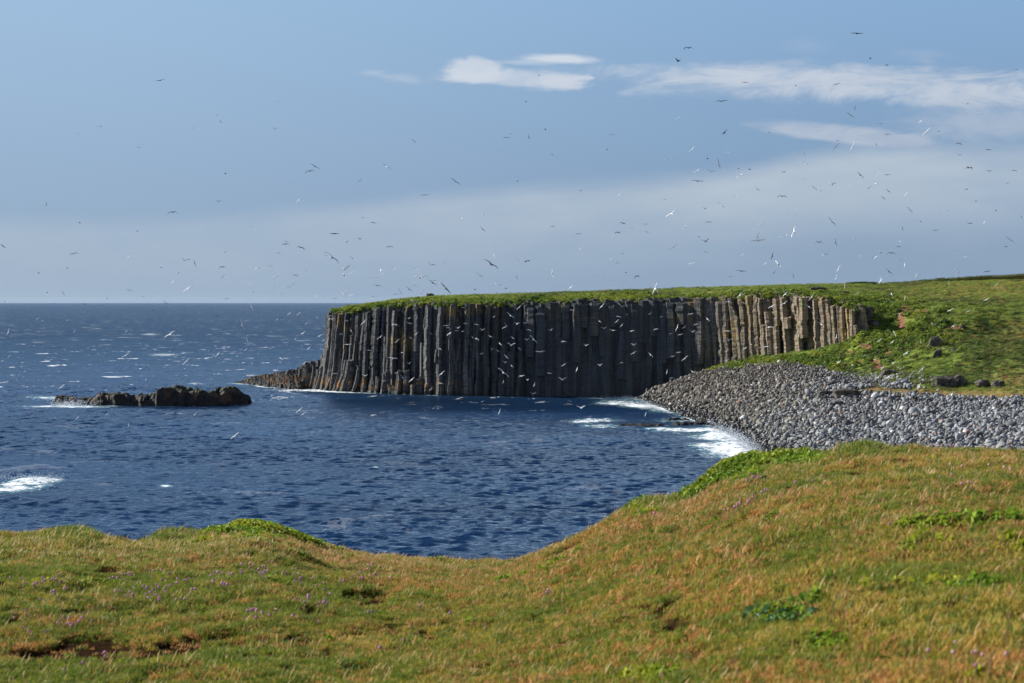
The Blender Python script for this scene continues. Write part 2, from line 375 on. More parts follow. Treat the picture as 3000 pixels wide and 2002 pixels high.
# ---------------------------------------------------------------- land stations: (row in the photo, distance) -> real height
TX = [1850, 2000, 2100, 2200, 2300, 2400, 2480, 2520, 2600, 2700, 2850, 3000, 3400]
TAB = {
 'A': [(1167,457),(1222,382),(1258,345),(1315,299),(1400,250),(1480,216),(1530,200),(1550,193),(1590,182),(1620,175),(1650,168),(1680,162),(1750,149)],
 'B': [(1166,457.5),(1165,420),(1165,402),(1180,375),(1190,355),(1200,340),(1215,330),(1220,327),(1230,318),(1240,305),(1245,295),(1250,287),(1270,270)],
 'C': [(1166,458),(1112,450),(1088,440),(1070,425),(1072,412),(1085,400),(1105,385),(1118,378),(1132,367),(1152,350),(1168,338),(1180,330),(1200,315)],
 'D': [(1166,458.3),(1110,452),(1083,445),(1058,433),(1055,422),(1058,411),(1062,400),(1065,396),(1060,390),(1075,376),(1090,365),(1100,360),(1110,350)],
 'E': [(1166,458.6),(1108,454.5),(1078,450),(1047,442),(1036,433),(1026,425),(1005,419),(975,415),(975,412),(985,402),(985,398),(985,398),(985,393)],
 'F': [(881,461.5),(877,458),(873,454),(864,446),(862,438),(872,430),(892,425),(905,430),(908,430),(910,425),(908,422),(906,422),(900,422)],
 'G': [(868,482),(864,480),(860,475),(853,470),(850,465),(852,460),(858,455),(862,455),(870,455),(870,460),(862,465),(856,468),(840,475)],
 'H': [(850,520),(845,515),(842,512),(839,508),(836,505),(834,502),(833,505),(832,507),(830,512),(826,520),(817,528),(808,535),(792,545)]}
LX = [975, 1010, 1060, 1130, 1200, 1300, 1500, 1700, 1850]
LE = [500, 494, 488, 484, 478, 470, 468, 462, 458.6]
LFe = [918, 914, 903, 897, 893, 890, 889, 884, 881]
LH = [(914,506),(906,508),(896,510),(883,515),(875,520),(868,522),(862,525),(856,522),(850,520)]
def Zof(py, Y): return H0-(py-PH)/F*Y
def stations(px):
    px = np.asarray(px, float); out = {}
    for k in 'ABCDEFGH':
        ty = np.array([v[1] for v in TAB[k]]); tz = np.array([Zof(*v) for v in TAB[k]])
        yr = np.interp(px, TX, ty); zr = np.interp(px, TX, tz)
        le = np.interp(px, LX, LE)
        if k in 'ABCDE':
            off = 'ABCDE'.index(k)*.4
            yl = le-1.6+off; zl = np.full_like(px, -1.5)
        elif k == 'F':
            fe = np.interp(px, LX, LFe); yl = le+2.9; zl = Zof(fe, yl)
        elif k == 'H':
            yl = np.interp(px, LX, [h[1] for h in LH]); zl = np.interp(px, LX, [Zof(*h) for h in LH])
        else:
            yl0 = le+2.9; yh = np.interp(px, LX, [h[1] for h in LH]); yl = yl0*.55+yh*.45
            fe = np.interp(px, LX, LFe); ph = np.interp(px, LX, [h[0] for h in LH]); zl = Zof(fe*.35+ph*.65, yl)
        L_ = px < 1850
        out[k] = (np.where(L_, yl, yr), np.where(L_, zl, zr))
    return out
def hillz_noise(X, Y):
    return .8*fbm(X*.07, Y*.05, seed=2, oct=2)+.6*fbm(X*.16, Y*.16, seed=3, oct=4)+.16*fbm(X*.8, Y*.5, seed=9, oct=3)
pxs = np.concatenate([np.arange(975, 2440, 5), np.arange(2440, 3000, 4), np.arange(3000, 3401, 10)]).astype(float)
S = stations(pxs)
segs = [('A', 'B', 46), ('B', 'C', 40), ('C', 'D', 22), ('D', 'E', 36), ('E', 'F', 26), ('F', 'G', 46), ('G', 'H', 46)]
ys, zs, rid = [], [], []
y0, z0 = S['A']
for k in (3, 2, 1): ys.append(y0-k*5.); zs.append(np.minimum(z0, -.2)-k*.7); rid.append(-1+0*y0)
order = 0
for a, b, n in segs:
    (ya, za), (yb, zb) = S[a], S[b]
    for i in range(n):
        f_ = i/n; g = f_ if a not in 'FG' else f_
        ys.append(ya+(yb-ya)*f_); zs.append(za+(zb-za)*(g if a != 'E' else sstep(.15, .8, np.full_like(g*ya, f_))))
        rid.append(order+f_+0*ya)
    order += 1
ys.append(S['H'][0]); zs.append(S['H'][1]); rid.append(7.+0*y0)
for k in (1, 2, 3, 4): ys.append(S['H'][0]+k*k*6.); zs.append(S['H'][1]-k*k*1.1); rid.append(7+k+0*y0)
YY = np.array(ys); ZZ = np.array(zs); RID = np.array(rid); PX = np.broadcast_to(pxs, YY.shape)
# terraces of the hillside: a bank with a small step, undercut in places
bankm = sstep(2650, 2800, PX)*np.clip(1-np.abs(RID-5.06)/.07, 0, 1)
ZZ = ZZ+bankm*1.3
XX = (PX-1500)/F*YY
amp = np.where(RID < 1.6, .25, 1.)*sstep(6.9, 6.0, RID)*.9+.12
amp = np.where((RID > 4) & (RID < 5) & (PX < 2500), .8, amp)
ZZ = ZZ+hillz_noise(XX, YY)*amp*np.where(ZZ > -1, 1, 0)
nr, nc = YY.shape
# a lookup used when things are stood on the land
def land_z(px, Y):
    out = np.empty(len(px))
    ci = np.clip(np.searchsorted(pxs, px)-1, 0, len(pxs)-2)
    for i, (p, yv, c_) in enumerate(zip(px, Y, ci)):
        f_ = min(max((p-pxs[c_])/(pxs[c_+1]-pxs[c_]), 0), 1)
        z1 = np.interp(yv, YY[:, c_], ZZ[:, c_]); z2 = np.interp(yv, YY[:, c_+1], ZZ[:, c_+1])
        out[i] = z1*(1-f_)+z2*f_
    return out
def ray_land(px, py):
    """first land point seen along one direction of the photo -> X, Y, Z"""
    c_ = int(np.clip(np.searchsorted(pxs, px)-1, 0, len(pxs)-1))
    rows = PH+(H0-ZZ[:, c_])/YY[:, c_]*F
    for i in range(3, nr-1):
        if rows[i] >= py >= rows[i+1] or rows[i+1] >= py >= rows[i]:
            f_ = (rows[i]-py)/(rows[i]-rows[i+1]+1e-9); Y_ = YY[i, c_]*(1-f_)+YY[i+1, c_]*f_
            return ((px-1500)/F*Y_, Y_, Zof(py, Y_))
    Y_ = YY[-6, c_]; return ((px-1500)/F*Y_, Y_, ZZ[-6, c_])
ROW = PH+(H0-ZZ)/YY*F
def blob(px, py, cx, cy, rx, ry): return np.exp(-(((px-cx)/rx)**2+((py-cy)/ry)**2))
soil = 0
for b_ in [(2560,1062,14,16),(2575,1075,12,10),(2520,1062,16,8),(2640,940,14,30),(2655,905,20,10),(2700,912,26,7),(2580,985,20,10),(2620,962,26,8),(2740,958,40,9),(2800,962,30,6),
           (2850,985,16,6),(2545,1015,26,9),(2610,985,22,9),(2500,1030,22,8),(2150,858,70,4),(2050,862,60,4),(2600,1040,18,8),(2470,862,30,5),(2330,850,40,3)]:
    soil = soil+blob(PX, ROW, *b_)
soil = np.clip((soil+fbm(XX*.6, YY*.6, seed=21, oct=3)*.6-.25)*2.2, 0, 1)*(RID > 2.5)
dry = np.clip(blob(PX, ROW, 2850, 1160, 330, 16)+blob(PX, ROW, 2600, 1156, 150, 10)+blob(PX, ROW, 3000, 1110, 130, 40)*.7+blob(PX, ROW, 2880, 850, 240, 26)*.55
              +blob(PX, ROW, 2980, 970, 120, 40)*.5, 0, 1)*(1+.5*fbm(XX*.3, YY*.3, seed=5))
wedge = sstep(2470, 2530, PX)*(RID > 1)*(RID < 2.3)*(ROW > np.interp(PX, [2440, 2560, 2720], [1152, 1136, 1146]))*(ROW < 1164)
dry = np.maximum(dry*(RID > 1.98), wedge)
rock = ((RID > 4.02) & (RID < 4.97) & (PX < 2500)).astype(float)
Vt = np.stack([XX, YY, ZZ], -1).reshape(-1, 3)
FA = gridfaces(nr, nc)
fr = RID.reshape(-1)[FA[:, 0]]
def sub(name, mask, mat):
    f = FA[mask]; u, inv = np.unique(f, return_inverse=True)
    me = mesh_np(name, Vt[u], [inv.reshape(-1, 4)], True)
    attr(me, 'soil', soil.reshape(-1)[u].astype(np.float32)); attr(me, 'dry', np.clip(dry, 0, 1).reshape(-1)[u].astype(np.float32)); attr(me, 'rock', rock.reshape(-1)[u].astype(np.float32))
    return link(name, me, mat)
# left flank and back skirt of the headland close the body of the hill
tag(sub('beach', fr < 1.98, M['shingle']), kind='structure')
tag(sub('hill', fr >= 1.98, M['hill_turf']), kind='structure')
col0 = Vt.reshape(nr, nc, 3)[:, 0]
sk = np.concatenate([col0, np.stack([col0[:, 0], col0[:, 1], np.full(nr, -3.)], -1)])
tag(link('hill_flank', mesh_np('hill_flank', sk, [gridfaces(2, nr)], False), M['hill_rock']), kind='structure')
for nm in ('soil', 'dry', 'rock'): pass

# ---------------------------------------------------------------- basalt cliff
def column_mesh(cx, cy, z0, z1, r, bend=0., lean=0., ang=0., jag=.05, seed=0, step=.55, sides=6, tilt_top=.25, bendy=0.):
    g = np.random.default_rng(seed)
    n = max(3, int((z1-z0)/step)+1)
    zz = np.linspace(z0, z1, n)
    tt = (z1-zz)/max(z1, 6.)
    th = ang+np.arange(sides)*2*math.pi/sides+g.uniform(-.16, .16, sides)
    rr = r*g.uniform(.86, 1.1, sides)
    ph = g.uniform(0, 6.28, 2)
    ox = bend*tt**1.7+lean*tt+.10*np.sin(zz*.35+ph[0])
    oy = bendy*tt**2+.10*np.sin(zz*.3+ph[1])
    k = 1+g.normal(0, jag, n)
    # jointed: blocks between cross fractures step in and out a little
    blk = np.cumsum(g.random(n) < .22)
    bx = g.normal(0, jag*1.9, blk.max()+1)[blk]; by = g.normal(0, jag*1.9, blk.max()+1)[blk]; bk = 1+g.normal(0, jag, blk.max()+1)[blk]
    V = np.empty((n, sides, 3))
    for s in range(sides):
        rs = rr[s]*k*bk*(1+g.normal(0, jag*.45, n))
        V[:, s, 0] = cx+ox+bx+rs*math.cos(th[s]); V[:, s, 1] = cy+oy+by+rs*math.sin(th[s]); V[:, s, 2] = zz
    V[-1, :, 2] += g.uniform(-tilt_top, tilt_top, sides)
    i = np.arange(n-1)[:, None]*sides; j = np.arange(sides)[None, :]; j2 = (j+1) % sides
    Fq = np.stack([i+j, i+j2, i+sides+j2, i+sides+j], -1).reshape(-1, 4)
    top = ((n-1)*sides+np.arange(sides))[None, :]; bot = np.arange(sides)[::-1][None, :]
    return V.reshape(-1, 3), Fq, top, bot
path_px = np.concatenate([np.array(LX[:-1], float), [1850, 2000, 2100, 2200, 2300, 2400, 2480, 2515]])
st_ = stations(path_px); pY = st_['E'][0].copy(); pX = (path_px-1500)/F*pY
pZ1 = st_['F'][1]; pZ0 = np.where(path_px < 1860, -1., st_['E'][1])
seglen = np.hypot(np.diff(pX), np.diff(pY)); arc = np.concatenate([[0], np.cumsum(seglen)])
cols = []          # (kwargs, weight)
s = -.3; k = 0
prev = 0
while s < arc[-1]:
    cx = np.interp(s, arc, pX); cy = np.interp(s, arc, pY); px = cx/cy*F+1500
    z1 = np.interp(s, arc, pZ1); z0 = np.interp(s, arc, pZ0)-1.
    lf = 1-sstep(1480, 1600, px); rt = sstep(2040, 2120, px); md = 1-max(lf, rt)
    i = min(np.searchsorted(arc, max(s, 0.01))-1, len(seglen)-1)
    nx, ny = -(pY[i+1]-pY[i])/seglen[i], (pX[i+1]-pX[i])/seglen[i]
    if ny > 0: nx, ny = -nx, -ny
    r = rng.choice([.5, .62, .75, .9, 1.15])*rng.uniform(.9, 1.1)*(.86+.5*md)
    rel = rng.uniform(-1, 1)
    if rel*prev > 0 and rng.random() < .6: rel = -rel
    prev = rel
    off = rel*(1.25*lf+.10*md+.8*rt)+.1
    hang = (md > .5 and rng.random() < .5) or rng.random() < .10
    zb = z0 if not hang else rng.choice([4.5, 8., 9.5, 12., 13., 14.5, 16.5])+rng.uniform(-.5, .5)
    if hang: off += .55
    zt = z1-.3+rng.uniform(-.7, .5)+(.0 if off < .6 else -.25)
    brk = rng.random()
    stub = (lf > .5 and brk < .30 and px > 985) or (rt > .5 and brk < .22)
    if stub: zt = z0+(z1-z0)*rng.uniform(.35, .8); off += .35
    bend = -1.7*max(0, (1200-px)/220.) if px < 1200 else 0
    bend = max(bend, -1.7)
    lean = (1.6 if rt > .5 else (-.5 if lf > .5 else 0))*rng.uniform(.5, 1.2)
    ang = math.pi/6+rng.normal(0, .10 if md > .5 else .2)+math.atan2(ny, nx)
    cols.append((dict(cx=cx+nx*off, cy=cy+ny*off, z0=zb, z1=zt, r=r, bend=bend, lean=lean, ang=ang, seed=1000+k, jag=.03+.03*rt+.012*lf), (zt-zb)*r))
    if k % 1 == 0:      # the row behind
        zt2 = z1+.1+rng.uniform(-.4, .4); b2 = bend
        cols.append((dict(cx=cx-nx*(1.25-.4*md)+rng.uniform(-.3, .3), cy=cy-ny*(1.25-.4*md), z0=z0, z1=zt2, r=r*1.08, bend=b2, lean=lean, ang=ang+.4, seed=3000+k, jag=.04), (zt2-z0)*r*(.35 if not (stub or hang) else .75)))
    s += r*rng.uniform(1.38, 1.7)*(1-.34*md)*(1-.08*lf); k += 1
# the end of the headland turns away from the viewer
for i in range(14):
    Y_ = 499+i*2.1; X_ = -45.6-(0.083*(Y_-499))+rng.uniform(.2, .9)+.35*i*.2
    cols.append((dict(cx=X_, cy=Y_, z0=-1, z1=19.4+rng.uniform(-.5, .4), r=1.25, bend=-1.2, ang=rng.uniform(0, 1), seed=5000+i), 1 if i > 1 else 20))
# outer buttress of shorter bent columns stepping down to the spit
butt = [(1050,1090,3.4),(1035,1070,3.3),(1015,1062,3.2),(1000,1040,2.8),(985,1022,2.2),(975,1032,1.6),(962,1036,.6),(950,1043,.2),(938,1050,0),(927,1062,0),(915,1068,.5),(903,1078,0),(893,1083,.4),(880,1085,0),(868,1087,.2),(858,1088,0)]
for i, (px, py, fw) in enumerate(butt):
    for q in range(3):
        Y_ = np.interp(px, [690, 860, 1000, 1100], [544, 512, 497, 488])-fw*1.3+q*1.5
        pp = px+rng.uniform(-5, 5)+q*3; X_ = (pp-1500)/F*Y_; zt = Zof(py+rng.uniform(-6, 16)-q*5, Y_)
        cols.append((dict(cx=X_, cy=Y_, z0=-1, z1=zt, r=rng.uniform(.62, .85), bend=-2.6*min(1, (zt+2)/12), ang=rng.uniform(0, 1), seed=6000+i*5+q), zt*.7*(1 if q == 0 else .3)))
# fallen/bent skirt at the foot of the left half
for i in range(60):
    px = rng.uniform(880, 1330); Y_ = np.interp(px, [860, 1000, 1100, 1200, 1400], [511, 494, 485, 476, 467])-rng.uniform(.8, 2.6)
    zt = rng.uniform(1.5, 7)*(1-.5*sstep(1100, 1330, px)); X_ = (px-1500)/F*Y_
    cols.append((dict(cx=X_, cy=Y_, z0=-1, z1=zt, r=rng.uniform(.5, .75), bend=-1.6*(1-.8*sstep(1000, 1300, px))*zt/7, ang=rng.uniform(0, 1), seed=7000+i), zt*.3))
order_ = sorted(range(len(cols)), key=lambda i: -cols[i][1])
cliff = empty('basalt_cliff', (0, 460, 0)); tag(cliff, 'tall dark cliff of basalt columns below a green turf cap', 'cliff')
def add_col(kw): return column_mesh(**kw)
def packed(list_, name, parent=None, mat=None, loc=(0, 0, 0)):
    Vs, F4, F6, off = [], [], [], 0
    for V_, q, tp, bt in list_:
        Vs.append(V_-np.array(loc)); F4.append(q+off); F6.append(tp+off); F6.append(bt+off); off += len(V_)
    o = link(name, mesh_np(name, np.concatenate(Vs), [np.concatenate(F4), np.concatenate(F6)]), mat, parent)
    return o
for i in order_[:100]: packed([add_col(cols[i][0])], 'column', cliff, M['basalt'], (0, 460, 0))
rest = [add_col(cols[i][0]) for i in order_[100:]]
# spit of worn column stumps running out to the left
for i in range(520):
    f_ = rng.random()**.8; px = 690+f_*190
    yb = np.interp(px, [690, 760, 800, 850, 900], [1122, 1130, 1136, 1142, 1143]); yt = np.interp(px, [690, 740, 780, 850, 900], [1120, 1104, 1098, 1088, 1080])
    Yf = H0*F/(yb-PH); g_w = rng.random(); Y_ = Yf+g_w*(4+14*f_)
    zc = max(.15, Zof(yt, Yf+8)*(.25+.75*min(1, g_w*1.6)))
    zt = zc*rng.uniform(.55, 1.05); X_ = (px-1500)/F*Y_
    rest.append(add_col(dict(cx=X_, cy=Y_, z0=-.8, z1=zt, r=rng.uniform(.3, .62), bend=-1.4*min(1, zt/3), ang=rng.uniform(0, 1), seed=9000+i, sides=6, tilt_top=.15)))
br = packed(rest, 'column_stumps', cliff, M['basalt'], (0, 460, 0)); br['kind'] = 'stuff'

# ---------------------------------------------------------------- sea
shore = [((p-1500)/F*y_, y_) for p, (r_, y_) in zip(TX, TAB['A'])]
cliffbase = [((p-1500)/F*y_, y_-1.8) for p, y_ in zip([690, 760, 860, 1000, 1100, 1200, 1400, 1600, 1850], [543, 524, 500, 489, 484, 476, 466, 463, 457])]
skx = [(164,432),(330,424),(460,421),(600,421),(728,428)]
skl = [((p-1500)/F*y_, y_) for p, y_ in skx]
a_ang = np.concatenate([np.linspace(-2400, -100, 120, endpoint=False), np.linspace(-100, 2500, 1150), np.linspace(2504, 5000, 60)])
rows = []
y_ = 60.
while y_ < 60000:
    rows.append(y_)
    y_ += 8 if y_ < 165 else (.5 if y_ < 300 else (.5+.0014*(y_-300) if y_ < 1000 else .03*y_ if y_ < 3000 else .12*y_))
rows = np.array(rows)
SY, SP = np.meshgrid(rows, a_ang, indexing='ij'); SX = (SP-1500)/F*SY
dYl = np.gradient(rows)[:, None]; dXl = np.gradient(a_ang)[None, :]/F*SY
Z = np.zeros_like(SX); chop = np.zeros_like(SX)
wr = np.random.default_rng(5)
NF = [vnoise(SX/s_, SY/s_, seed=50+s_) for s_ in (9, 14, 23, 37)]
for i in range(70):
    lam = .7*(3.4/.7)**(wr.random()**1.0)
    th = wr.normal(math.pi*1.5-.22, .34)      # towards the viewer, a little to the right
    kx, ky = math.cos(th)*2*math.pi/lam, math.sin(th)*2*math.pi/lam
    A = .0072*lam**.8*wr.uniform(.6, 1.3)
    ok = sstep(1.7, 3.2, lam/np.maximum(dXl*abs(math.cos(th))+dYl*abs(math.sin(th)), .01))
    ph = kx*SX+ky*SY+wr.uniform(0, 6.28)+1.2*NF[i % 4]
    s_ = np.sin(ph); w_ = A*((1+s_)**1.7-1.2)*ok
    Z += w_; 
gust = .75+.6*fbm(SX*.012, SY*.012, seed=77, oct=3)
Z *= gust
swell = .10*np.sin((SY*.985+SX*.17)*2*math.pi/34+1.5*vnoise(SX/60, SY/60, seed=8))*sstep(1600, 700, SY)
Z += swell
dsh = polydist(SX, SY, shore); dcl = polydist(SX, SY, cliffbase); dsk = polydist(SX, SY, skl)
Z *= .35+.65*sstep(0, 14, np.minimum(np.minimum(dsh, dcl), dsk))
n1 = fbm(SX*.35, SY*.22, seed=31, oct=4); n2 = fbm(SX*.10, SY*.07, seed=33, oct=3)
surf = blob(SP, 0*SP, 2170, 0, 90, 1)+.35*blob(SP, 0*SP, 1960, 0, 110, 1)+.1
foam = np.exp(-dsh/3.)*.75*np.clip(surf*1.3, .45, 1.)+np.clip(n2+.28, 0, 1)*np.exp(-dsh/13.)*1.0*np.clip(surf*1.5, .25, 1.)
foam += np.exp(-np.maximum(dcl-.3, 0)/1.6)*np.clip(.55+n2, .15, 1.)*np.where(SP < 1100, .9, .5)+.30*np.exp(-dcl/8.)*np.clip(n2*2.0, 0, 1)
foam += .75*blob(SX, SY, (880-1500)/F*505, 498, 9, 4)
foam += np.exp(-dsk/2.4)*np.clip(.25+n2, 0, 1)*.8+.95*blob(SX, SY, (190-1500)/F*424, 421, 9, 4.)*1.1+.5*blob(SX, SY, (260-1500)/F*420, 417, 7, 3)
# streaks inshore, loose foam near the seaweed shelf
row_ = PH+H0/SY*F
for (a, b, cx_, cy_) in [(1750,1232,70,7),(1700,1238,40,5),(1800,1180,60,8),(1870,1190,40,6),(1760,1250,70,5),(1960,1258,90,4),(2050,1262,90,4),(2110,1285,70,9),(2150,1320,70,10),(2200,1340,50,12),(2080,1305,60,6),
                         (485,1423,26,5),(480,1040,52,5),(440,980,30,4),(130,1165,60,6),(200,1172,60,5),(1100,1370,14,3)]:
    foam += .72*blob(SP, row_, a, b, cx_, cy_)
brk_ = blob(SP, row_, 92, 1420, 92, 20); brk2 = blob(SP, row_, 25, 1440, 70, 9)
foam += (.75+.5*n1)*np.clip(blob(SP, row_, 92, 1424-(SP-60)*.10, 85, 15)*1.6, 0, 1)+.5*brk2
Z += .55*blob(SP, row_, 88, 1412, 90, 14)+.35*np.exp(-((dsh-2)/1.6)**2)*surf+.12*np.clip(foam, 0, 1)*n1
foam *= sstep(3500, 1200, SY)
sea = mesh_np('sea', np.stack([SX, SY, Z], -1).reshape(-1, 3), [gridfaces(*SX.shape)], True)
attr(sea, 'foam', np.clip(foam, 0, 1.4).astype(np.float32))
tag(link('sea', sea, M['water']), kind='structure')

# ---------------------------------------------------------------- rocks in the sea
prof = [(330,620),(333,606),(360,592),(440,598),(470,608),(545,602),(590,585),(650,576),(690,577),(720,590),(760,594),(800,588),(900,592),(930,575),(960,552),(1040,545),(1090,560),(1150,550),(1190,560),(1240,567),(1290,575),(1330,552),(1380,560),(1410,590),(1440,600),(1462,612),(1466,640)]
ppx = np.array([p[0]/2.01 for p in prof]); ppy = np.array([860+p[1]/2.01 for p in prof])
nu, nv = 300, 60
u = np.linspace(ppx[0], ppx[-1], nu); Yf = np.interp(u, [p[0] for p in skx], [p[1] for p in skx])+1
topz = np.maximum(Zof(np.interp(u, ppx, ppy), Yf+3), .1)*.93*(.65+.35*sstep(230, 330, u))
v = np.linspace(0, 1, nv)[:, None]
depth_ = 7+2*fbm(u*.02, 0*u, seed=4)
env = np.minimum(np.clip(v/.07+0*u, 0, 1), sstep(1., .55, v+0*u))
Yk = Yf[None, :]+v*depth_[None, :]+.7*fbm(u[None, :]*.06, v*3, seed=12)
Xk = (u[None, :]-1500)/F*(Yf[None, :]+3)+.5*fbm(u[None, :]*.09, v*4, seed=13)
Zk = -1.2+env*(topz[None, :]+1.2)
bn = fbm(Xk*.35, Yk*.35, Zk*.4, seed=40, oct=4)
Zk = Zk+env*bn*1.3-env*.5*np.clip(.6-v/.35, 0, 1)*(1+fbm(Xk*.9, Zk*2, seed=46, oct=2))+env*.5*np.round(fbm(Xk*.5, Yk*.5, seed=44, oct=2)*2)/2
Yk = Yk+.7*fbm(Xk*.6, Yk*.1, Zk*.8, seed=41, oct=3)
o = link('skerry', mesh_np('skerry', np.stack([Xk, Yk, Zk], -1).reshape(-1, 3), [gridfaces(nv, nu)], False), M['sea_rock'])
tag(o, 'long low black rocky islet standing in the open sea with foam at one end', 'islet')
def lump(name, c0, size, seed, mat, rough=.25, sub_=4, flat_=True, block=0., shear=0.):
    bm = bmesh.new(); bmesh.ops.create_icosphere(bm, subdivisions=sub_, radius=1.)
    P = np.array([v.co[:] for v in bm.verts])
    n_ = fbm(P[:, 0]*1.3+seed, P[:, 1]*1.3, P[:, 2]*1.3, seed=seed, oct=4)
    if block:
        Q = np.sign(P)*np.abs(P)**(1-block); P = Q/np.maximum(np.abs(Q).max(1, keepdims=True), 1e-6)*block+P*(1-block)
    P = P*(1+rough*n_[:, None])
    P = P*np.array(size)
    P[:, 0] += shear*P[:, 2]
    for v_, p in zip(bm.verts, P): v_.co = p
    me = bpy.data.meshes.new(name); bm.to_mesh(me); bm.free()
    for p in me.polygons: p.use_smooth = not flat_
    o = link(name, me, mat); o.location = c0
    return o
def shelf(px, py, hw, dep, hgt, seed, label):
    Y0 = H0*F/(py-PH); X0 = (px-1500)/F*Y0; a = np.linspace(-1, 1, 90)[None, :]; b = np.linspace(-1, 1, 30)[:, None]
    Xs = X0+a*hw+0*b; Ys = Y0+b*dep+.6*fbm(Xs*.4, b*2, seed=seed)
    edge = 1-np.sqrt(a**2+b**2)+.45*fbm(Xs*.5, Ys*.6, seed=seed+1, oct=4)
    Zs = -.7+(hgt+.7)*sstep(-.1, .55, edge)+.35*fbm(Xs*1.3, Ys*1.3, seed=seed+2, oct=4)*sstep(0, .4, edge)
    o = link('rock_shelf', mesh_np('rock_shelf', np.stack([Xs, Ys, Zs], -1).reshape(-1, 3), [gridfaces(30, 90)], False), M['sea_rock']); tag(o, label, 'rock')
shelf(1885, 1249, 6.4, 3.0, .35, 11, 'low black shelf of seaweed-covered rock awash off the boulder beach')
shelf(2030, 1246, 5.2, 3.0, .5, 14, 'dark weedy rock shelf joined to the boulders above the surf')
shelf(1985, 1232, 2.6, 1.6, .45, 17, 'small weedy rock just behind the gap between the two low shelves')
# spray over the breaking surf
sp = []
for i in range(2600):
    q = rng.random(); px = rng.normal(2165, 48) if rng.random() < .8 else rng.normal(1880, 40)
    Y_ = np.interp(px, TX, [a[1] for a in TAB['A']])-abs(rng.normal(0, 2.2)); z_ = abs(rng.normal(0, .8))*(1 if px > 2050 else .3)
    sp.append(((px-1500)/F*Y_, Y_, z_+.1, rng.uniform(.02, .09)))
for i in range(500):
    px = rng.uniform(0, 190); Y_ = 243+rng.normal(0, 1.5); sp.append(((px-1500)/F*Y_, Y_, .5+abs(rng.normal(0, .3)), rng.uniform(.02, .06)))
for i in range(500):
    px = rng.normal(205, 26); Y_ = 421+rng.normal(0, .8); sp.append(((px-1500)/F*Y_, Y_, .2+abs(rng.normal(0, .6)), rng.uniform(.04, .1)))
sp = np.array(sp); tet = np.array([(1, 1, 1), (1, -1, -1), (-1, 1, -1), (-1, -1, 1)])*.7
Vs = (sp[:, None, :3]+tet[None]*sp[:, None, 3:4]).reshape(-1, 3)
fi = np.array([(0, 1, 2), (0, 3, 1), (0, 2, 3), (1, 3, 2)]); Fs = (np.arange(len(sp))[:, None, None]*4+fi[None]).reshape(-1, 3)
tag(link('sea_spray', mesh_np('sea_spray', Vs, [Fs]), M['foam']), kind='stuff')
# ---------------------------------------------------------------- scattering (only for what nobody could count)
def scatter(name, P, Rot, Scl, Idx, protos, label=None):
    coll = bpy.data.collections.new(name+'_kinds')
    for i, p in enumerate(protos): coll.objects.link(p); p.name = '%s_%02d' % (name+'_kind', i)
    me = bpy.data.meshes.new(name); me.vertices.add(len(P)); me.vertices.foreach_set('co', np.asarray(P, np.float32).ravel())
    a = me.attributes.new('rot', 'FLOAT_VECTOR', 'POINT'); a.data.foreach_set('vector', np.asarray(Rot, np.float32).ravel())
    Scl = np.asarray(Scl, np.float32)
    if Scl.ndim == 1: Scl = np.repeat(Scl[:, None], 3, 1)
    a = me.attributes.new('scl', 'FLOAT_VECTOR', 'POINT'); a.data.foreach_set('vector', Scl.ravel())
    a = me.attributes.new('idx', 'INT', 'POINT'); a.data.foreach_set('value', np.asarray(Idx, np.int32))
    o = bpy.data.objects.new(name, me); COL.objects.link(o); o['kind'] = 'stuff'
    ng = bpy.data.node_groups.new(name, 'GeometryNodeTree')
    ng.interface.new_socket('Geometry', in_out='INPUT', socket_type='NodeSocketGeometry'); ng.interface.new_socket('Geometry', in_out='OUTPUT', socket_type='NodeSocketGeometry')
    N = ng.nodes; gi = N.new('NodeGroupInput'); go = N.new('NodeGroupOutput'); ip = N.new('GeometryNodeInstanceOnPoints')
    ci = N.new('GeometryNodeCollectionInfo'); ci.inputs['Collection'].default_value = coll; ci.inputs['Separate Children'].default_value = True; ci.inputs['Reset Children'].default_value = True
    def na(nm, typ):
        n_ = N.new('GeometryNodeInputNamedAttribute'); n_.data_type = typ; n_.inputs['Name'].default_value = nm; return n_.outputs['Attribute']
    K = ng.links.new
    K(gi.outputs[0], ip.inputs['Points']); K(ci.outputs[0], ip.inputs['Instance']); ip.inputs['Pick Instance'].default_value = True
    K(na('idx', 'INT'), ip.inputs['Instance Index']); K(na('scl', 'FLOAT_VECTOR'), ip.inputs['Scale'])
    er = N.new('FunctionNodeEulerToRotation'); K(na('rot', 'FLOAT_VECTOR'), er.inputs[0]); K(er.outputs[0], ip.inputs['Rotation'])
    K(ip.outputs[0], go.inputs[0])
    md = o.modifiers.new('scatter', 'NODES'); md.node_group = ng
    return o
def proto(me): return bpy.data.objects.new('kind', me)
